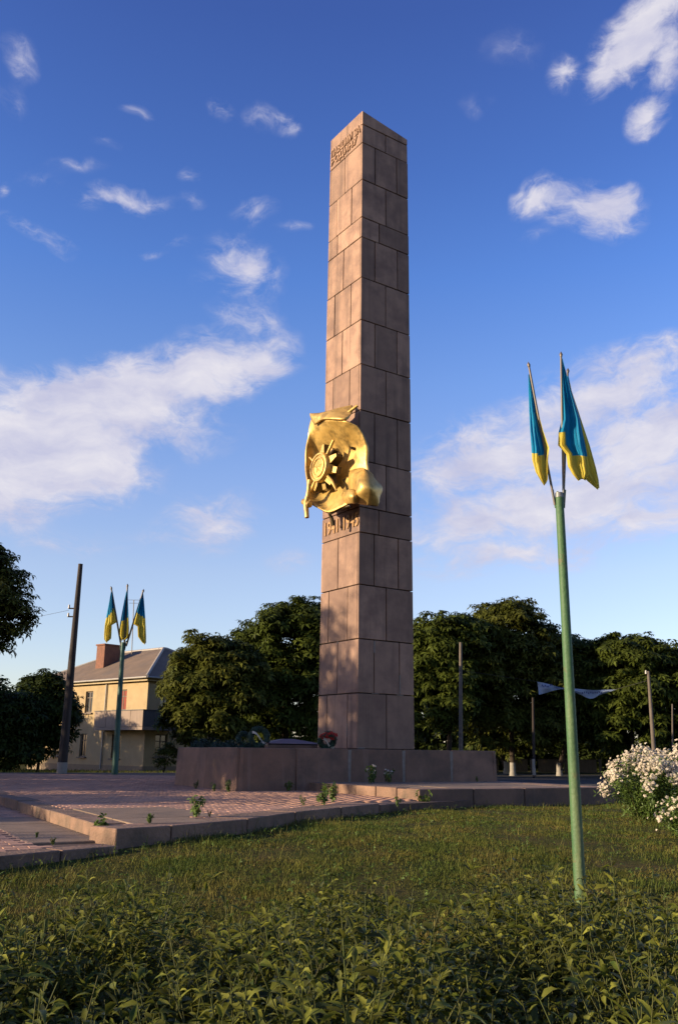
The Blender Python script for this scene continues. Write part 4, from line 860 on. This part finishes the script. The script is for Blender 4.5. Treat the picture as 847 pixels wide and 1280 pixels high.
o=link('grass',blade_mesh('grass',np.stack([xx,yy,zz],1)[keep],h[keep],rng.uniform(.005,.010,len(xx))[keep],rng,.9),M['grass']); tag(o,'rough sunlit lawn sloping up to the monument kerbs','grass',kind='stuff')
# far green strip behind the plaza, left
n=26000; xx=rng.uniform(-26,-6,n); yy=rng.uniform(38.5,60,n); pz=np.array([inpoly((a,b_),[P0,front[-1],back,Q1]) for a,b_ in zip(xx,yy)]); inp=~pz
P=np.stack([xx,yy,zt(xx,yy)],1)[inp]
o=link('grass',blade_mesh('verge',P,rng.uniform(.15,.45,len(P)),rng.uniform(.04,.08,len(P)),rng,.6),M['grass']); tag(o,'dark unmown grass strip between plaza and house','grass',kind='stuff')
# broad-leaf weeds in the lawn
n=4500; yy=6.0+(rng.random(n)**1.1)*16; xx=rng.uniform(-1,1,n)*(yy*.40+.6); lim=np.interp(xx,ex[o_s],ey[o_s]); ok=yy<lim-.1; xx=xx[ok];yy=yy[ok]
P=np.stack([xx,yy,zt(xx,yy)+rng.uniform(.03,.10,len(xx))],1); V,Fs=leafmesh(P,rng.normal(size=(len(P),3))*.4+[0,0,1],.034,n_leaf=4,rng=rng,aspect=.5)
o=link('lawn_clover',npmesh('lawn_clover',V,Fs),M['weed']); tag(o,'small broad leaves of clover scattered through the lawn','clover',kind='stuff')
# weed clumps on the paving
def weed(p,hh,n,label,group,seed,fl=False,m='weed'):
    rng=np.random.default_rng(seed); w=empty('weed',tuple(p)); tag(w,label,'weed',group)
    mb=MB(); P=[];Nn=[]
    for k in range(max(3,n//6)):
        a=rng.uniform(0,2*PI); l=rng.uniform(.1,.45)*hh; tip=Vector((math.cos(a)*l,math.sin(a)*l,hh*rng.uniform(.6,1))); mb.tube([Vector((0,0,0)),tip*.5+Vector((0,0,hh*.1)),tip],[.006,.005,.002],5)
        for j in range(8):
            s=rng.uniform(.15,1); q=tip*s; P.append(tuple(q)); Nn.append((rng.normal()*.5+math.cos(a),rng.normal()*.5+math.sin(a),.8))
    mb.build('stems',M['stem'],w)
    V,Fs=leafmesh(np.array(P),np.array(Nn),hh*.22,n_leaf=3,rng=rng,aspect=.42,spread=PI*1.2); link('leaves',npmesh('leaves',V,Fs),M[m],w)
    if fl:
        Q=np.array(P)[::4]+[0,0,.05]; V,Fs=leafmesh(Q,np.tile([0,-.6,.8],(len(Q),1)),.045,n_leaf=5,rng=rng,aspect=.8); link('blossoms',npmesh('blossoms',V,Fs),M['petal'],w)
gW='weeds growing in the paving joints'
WD=[(246,1021,.2,.36,30,'upright sunlit weed at the plaza kerb left of the plinth corner'),(262,1021,.2,.10,20,'flat weed beside the upright one at the plaza kerb'),
 (402,1006,.2,.42,30,'left one of two bright green weeds before the terrace step'),(417,1003,.2,.40,30,'right one of two bright green weeds before the terrace step'),(379,1007,.2,.2,18,'small weed on the sunlit pavers left of the bright pair'),
 (187,1029,.2,.13,90,'low mat of grass in the joint behind the front kerb'),(125,1049,.02,.30,80,'bushy weed in the corner under the plaza kerb'),(46,1047,.02,.08,30,'flat weed on the lower concrete slab'),(66,1056,.02,.10,36,'flat weed at the seam of the lower kerb'),
 (396,975,.41,.42,44,'dark weed against the plinth, left of its neighbour'),(424,975,.41,.45,44,'dark weed against the plinth, second from the left on the terrace'),(464,979,.41,.55,44,'tall weed with white blossoms before the plinth'),(486,978,.41,.36,30,'shorter blossoming weed before the plinth'),
 (596,977,.41,.16,24,'small weed at the foot of the right plinth panel'),(285,990,.2,.28,30,'weed at the front corner of the plinth'),(268,989,.2,.20,30,'weed at the plinth left of its front corner'),(245,986,.2,.22,26,'weed at the middle of the plinth left face'),(361,989,.2,.30,30,'dark weed where plinth and terrace meet'),
 (496,1008,.17,.2,24,'weed in the step between plaza and terrace'),(530,1012,0,.40,30,'tall weed at the terrace corner on the lawn')]
for i,(px,py,z,hh,n,lb_) in enumerate(WD): weed(at_z(px,py,z),hh,n,lb_,gW,100+i,fl=(i in (11,12)),m='weed')
# flowering bushes at the right
def flowerbush(c,r,h,nl,nf,label,seed):
    rng=np.random.default_rng(seed); t=empty('flowering_bush',tuple(c)); tag(t,label,'bush','white flowering bushes at the right')
    mb=MB(); tips=[]
    for k in range(46):
        a=rng.uniform(0,2*PI); s=rng.random()**.5*r; tip=Vector((math.cos(a)*s,math.sin(a)*s,h*(1-.35*(s/r)**2)*rng.uniform(.6,1))); tips.append(tip); mb.tube([Vector((math.cos(a)*s*.25,math.sin(a)*s*.25,0)),tip*.55+Vector((0,0,h*.05)),tip],[.008,.006,.003],5)
    mb.build('stems',M['stem'],t)
    T=np.array([tuple(x) for x in tips]); idx=rng.integers(0,len(T),nl); s=rng.uniform(.2,1,nl)[:,None]; P=T[idx]*s*np.array([1,1,1])+rng.normal(size=(nl,3))*.07
    P[:,2]=np.abs(P[:,2]); V,Fs=leafmesh(P,rng.normal(size=(nl,3))+[0,0,.5],.09,n_leaf=3,rng=rng,aspect=.3); o=link('foliage',npmesh('foliage',V,Fs),M['weed'],t); o['kind']='stuff'
    idx=rng.integers(0,len(T),nf); P=T[idx]+rng.normal(size=(nf,3))*np.array([.07,.07,.06]); out=P.copy(); out[:,2]*=.4
    V,Fs=leafmesh(P,out+[-.2,-.6,.3]+rng.normal(size=(nf,3))*.6,.030,n_leaf=5,rng=rng,aspect=.85,spread=2*PI); o=link('blossoms',npmesh('blossoms',V,Fs),M['petal'],t); o['kind']='stuff'
def gp(px,d): p=at_y(px,1000,d); return (p[0],p[1],gz(p[0],p[1]))
flowerbush(gp(806,17.5),.78,1.36,2800,2300,'white flowering bush in front of the terrace end',1)
flowerbush(gp(868,19.0),.8,1.6,2400,1700,'taller white flowering bush cut by the right edge',2)
flowerbush(gp(858,14.5),.5,.62,900,260,'small white flowering bush low at the right edge',3)
# foreground bed
def plantgeo(n,rng,base,hh,L,leaves_per,wid_=.30):
    """lance-leaved stems: returns stem MB and leaf verts"""
    mb=MB(); V=[]
    for i in range(n):
        b=Vector(base[i]); h_=hh[i]; a=rng.uniform(0,2*PI); ln_=rng.uniform(.05,.45)*h_; tip=b+Vector((math.cos(a)*ln_,math.sin(a)*ln_,h_)); mid=b.lerp(tip,.5)+Vector((-math.cos(a)*ln_*.15,-math.sin(a)*ln_*.15,.03))
        mb.tube([b,mid,tip],[.004,.0035,.002],4,cap=False)
        for j in range(leaves_per):
            s=.25+.75*(j+rng.uniform(0,.8))/leaves_per; p=(b.lerp(mid,s*2) if s<.5 else mid.lerp(tip,s*2-1)); ph=j*PI/2*1.02+rng.uniform(-.4,.4)+a
            for sg in (0,PI):
                D=Vector((math.cos(ph+sg),math.sin(ph+sg),rng.uniform(.2,1.5))).normalized(); l=L*rng.uniform(.6,1.15)*(1-.35*max(0,s-.75)*4); V.append(leaf(p,D,l,l*wid_*rng.uniform(.8,1.2),rng.uniform(.25,1.0),rng.uniform(-.8,.8)))
    return mb,np.concatenate(V)
def leaf(p,D,l,w,droop,tw):
    up=Vector((0,0,1)); S_=D.cross(up).normalized(); S_=(S_+up*tw).normalized(); n_=S_.cross(D).normalized(); P=[]
    for (t,ww) in ((0,.10),(.32,1.0),(.68,.62),(1,0.02)):
        c=p+D*l*t*(1-.12*droop*t)-up*(l*droop*t*t*.75); P.append((c-S_*w*ww*.5+n_*w*.12*ww,c-n_*w*.10*ww,c+S_*w*ww*.5+n_*w*.12*ww))
    return np.array([[tuple(x) for x in r] for r in P]).reshape(-1,3)
LF=np.array([[0,1,4,3],[1,2,5,4],[3,4,7,6],[4,5,8,7],[6,7,10,9],[7,8,11,10]])
def leafobj(name,V,m,parent=None):
    k=len(V)//12; Fs=(LF[None]+np.arange(k)[:,None,None]*12).reshape(-1,4); return link(name,npmesh(name,V,Fs,True),m,parent)
rng=np.random.default_rng(77)
n=3500; yy=2.7+rng.random(n)**.8*4.4; xx=rng.uniform(-1,1,n)*(yy*.40+1.9)
# ragged outer edge of the bed, with a dip in its middle
lim=6.5+.5*np.sin(xx*1.9+.6)+.5*np.sin(xx*4.3+1)+.35*np.sin(xx*.9-1)+.9*np.exp(-((xx-1.3)/.55)**2)-1.0*np.exp(-((xx-.55)/.3)**2); ok=(yy<lim); xx=xx[ok];yy=yy[ok]; n=len(xx)
base=[(a,b,float(zt(a,b))-.02) for a,b in zip(xx,yy)]
clump=.5+.5*np.sin(xx*5.1+yy*2.0)*np.sin(yy*4.0-xx*1.3)
hh=(.60+.24*clump+rng.uniform(-.06,.18,n))*(1-.28*sstep(5.0,7.2,yy))*(.92+.16*np.sin(xx*2.7+1.2)*np.sin(yy*1.9)+.16*np.exp(-((xx-1.35)/.5)**2)+.10*np.exp(-((xx-.1)/.3)**2)-.16*np.exp(-((xx-.62)/.22)**2))
st_mb,LV=plantgeo(n,rng,base,hh,.15,9,.25)
bed=empty('foreground_plants',(0,4.5,-.4)); tag(bed,'dense bed of leafy lance-leaved plants across the bottom of the photo','plants',kind='stuff')
T_=Matrix.Translation((0,-4.5,.4))
me=st_mb.mesh('stems'); me.transform(T_); o=link('stems',me,M['stem'],bed); o['kind']='stuff'
LV=LV+np.array([0,-4.5,.4]); o=leafobj('leaves',LV,M['shrub'],bed); o['kind']='stuff'
# single plants that stand out above the bed, built leaf by leaf
lm=[]
for k in range(4):
    V=leaf(Vector((0,0,0)),Vector((1,0,.45)).normalized(),.12,.036,.4+.2*k,.1*(k-1)); me=npmesh('leaf',V,LF,True); me.materials.append(M['shrub']); lm.append(me)
PL=[(350,1150,4.9,.86,'leafy stem rising in the middle-left of the foreground bed'),(180,1140,5.0,.80,'leafy stem rising left of the middle one in the foreground bed'),(60,1150,4.7,.78,'leftmost tall leafy stem of the foreground bed'),
 (520,1150,4.8,.84,'leafy stem rising just right of the photo centre in the foreground'),(640,1130,5.6,.76,'leafy stem standing left of the near flagpole foot'),(770,1150,5.2,.76,'leafy stem standing right of the near flagpole foot'),(300,1210,3.9,.80,'closest tall leafy stem near the bottom edge, left of centre'),
 (600,1210,3.9,.80,'closest tall leafy stem near the bottom edge, right of centre'),(820,1190,4.2,.80,'rightmost tall leafy stem of the foreground bed'),(430,1130,5.6,.74,'leafy stem at the back of the foreground bed behind the middle')]
for i,(px,py,d,hgt,lb_) in enumerate(PL):
    q=at_y(px,py,d); b=Vector((q[0],q[1],gz(q[0],q[1]))); t=empty('leafy_plant',tuple(b)); tag(t,lb_,'plant','tall stems above the foreground bed'); rn=random.Random(i)
    for s_i in range(3):
        a=rn.uniform(0,2*PI); tip=Vector((math.cos(a)*.16,math.sin(a)*.16,hgt*rn.uniform(.8,1.05))); mid=tip*.5-Vector((math.cos(a)*.03,math.sin(a)*.03,0)); mb=MB(); mb.tube([Vector((0,0,0)),mid,tip],[.007,.006,.003],6); mb.build('stem',M['stem'],t)
        for j in range(8):
            s=.45+.55*(j+.5)/8; p=mid.lerp(tip,s*2-1) if s>.5 else mid
            for sg in (0,PI):
                o=link('leaf',lm[rn.randrange(4)],None,t); o.location=p; o.rotation_euler=(rn.uniform(-.3,.3),rn.uniform(-.5,.3),j*1.6+sg+rn.uniform(-.3,.3)+a); k=rn.uniform(.7,1.15)*(1.0-.35*max(0,(s-.8)*5*.8)); o.scale=(k,k,k)
print('tris',sum(len(o.data.polygons)*2 for o in S.objects if o.type=='MESH'),'objects',len(S.objects))
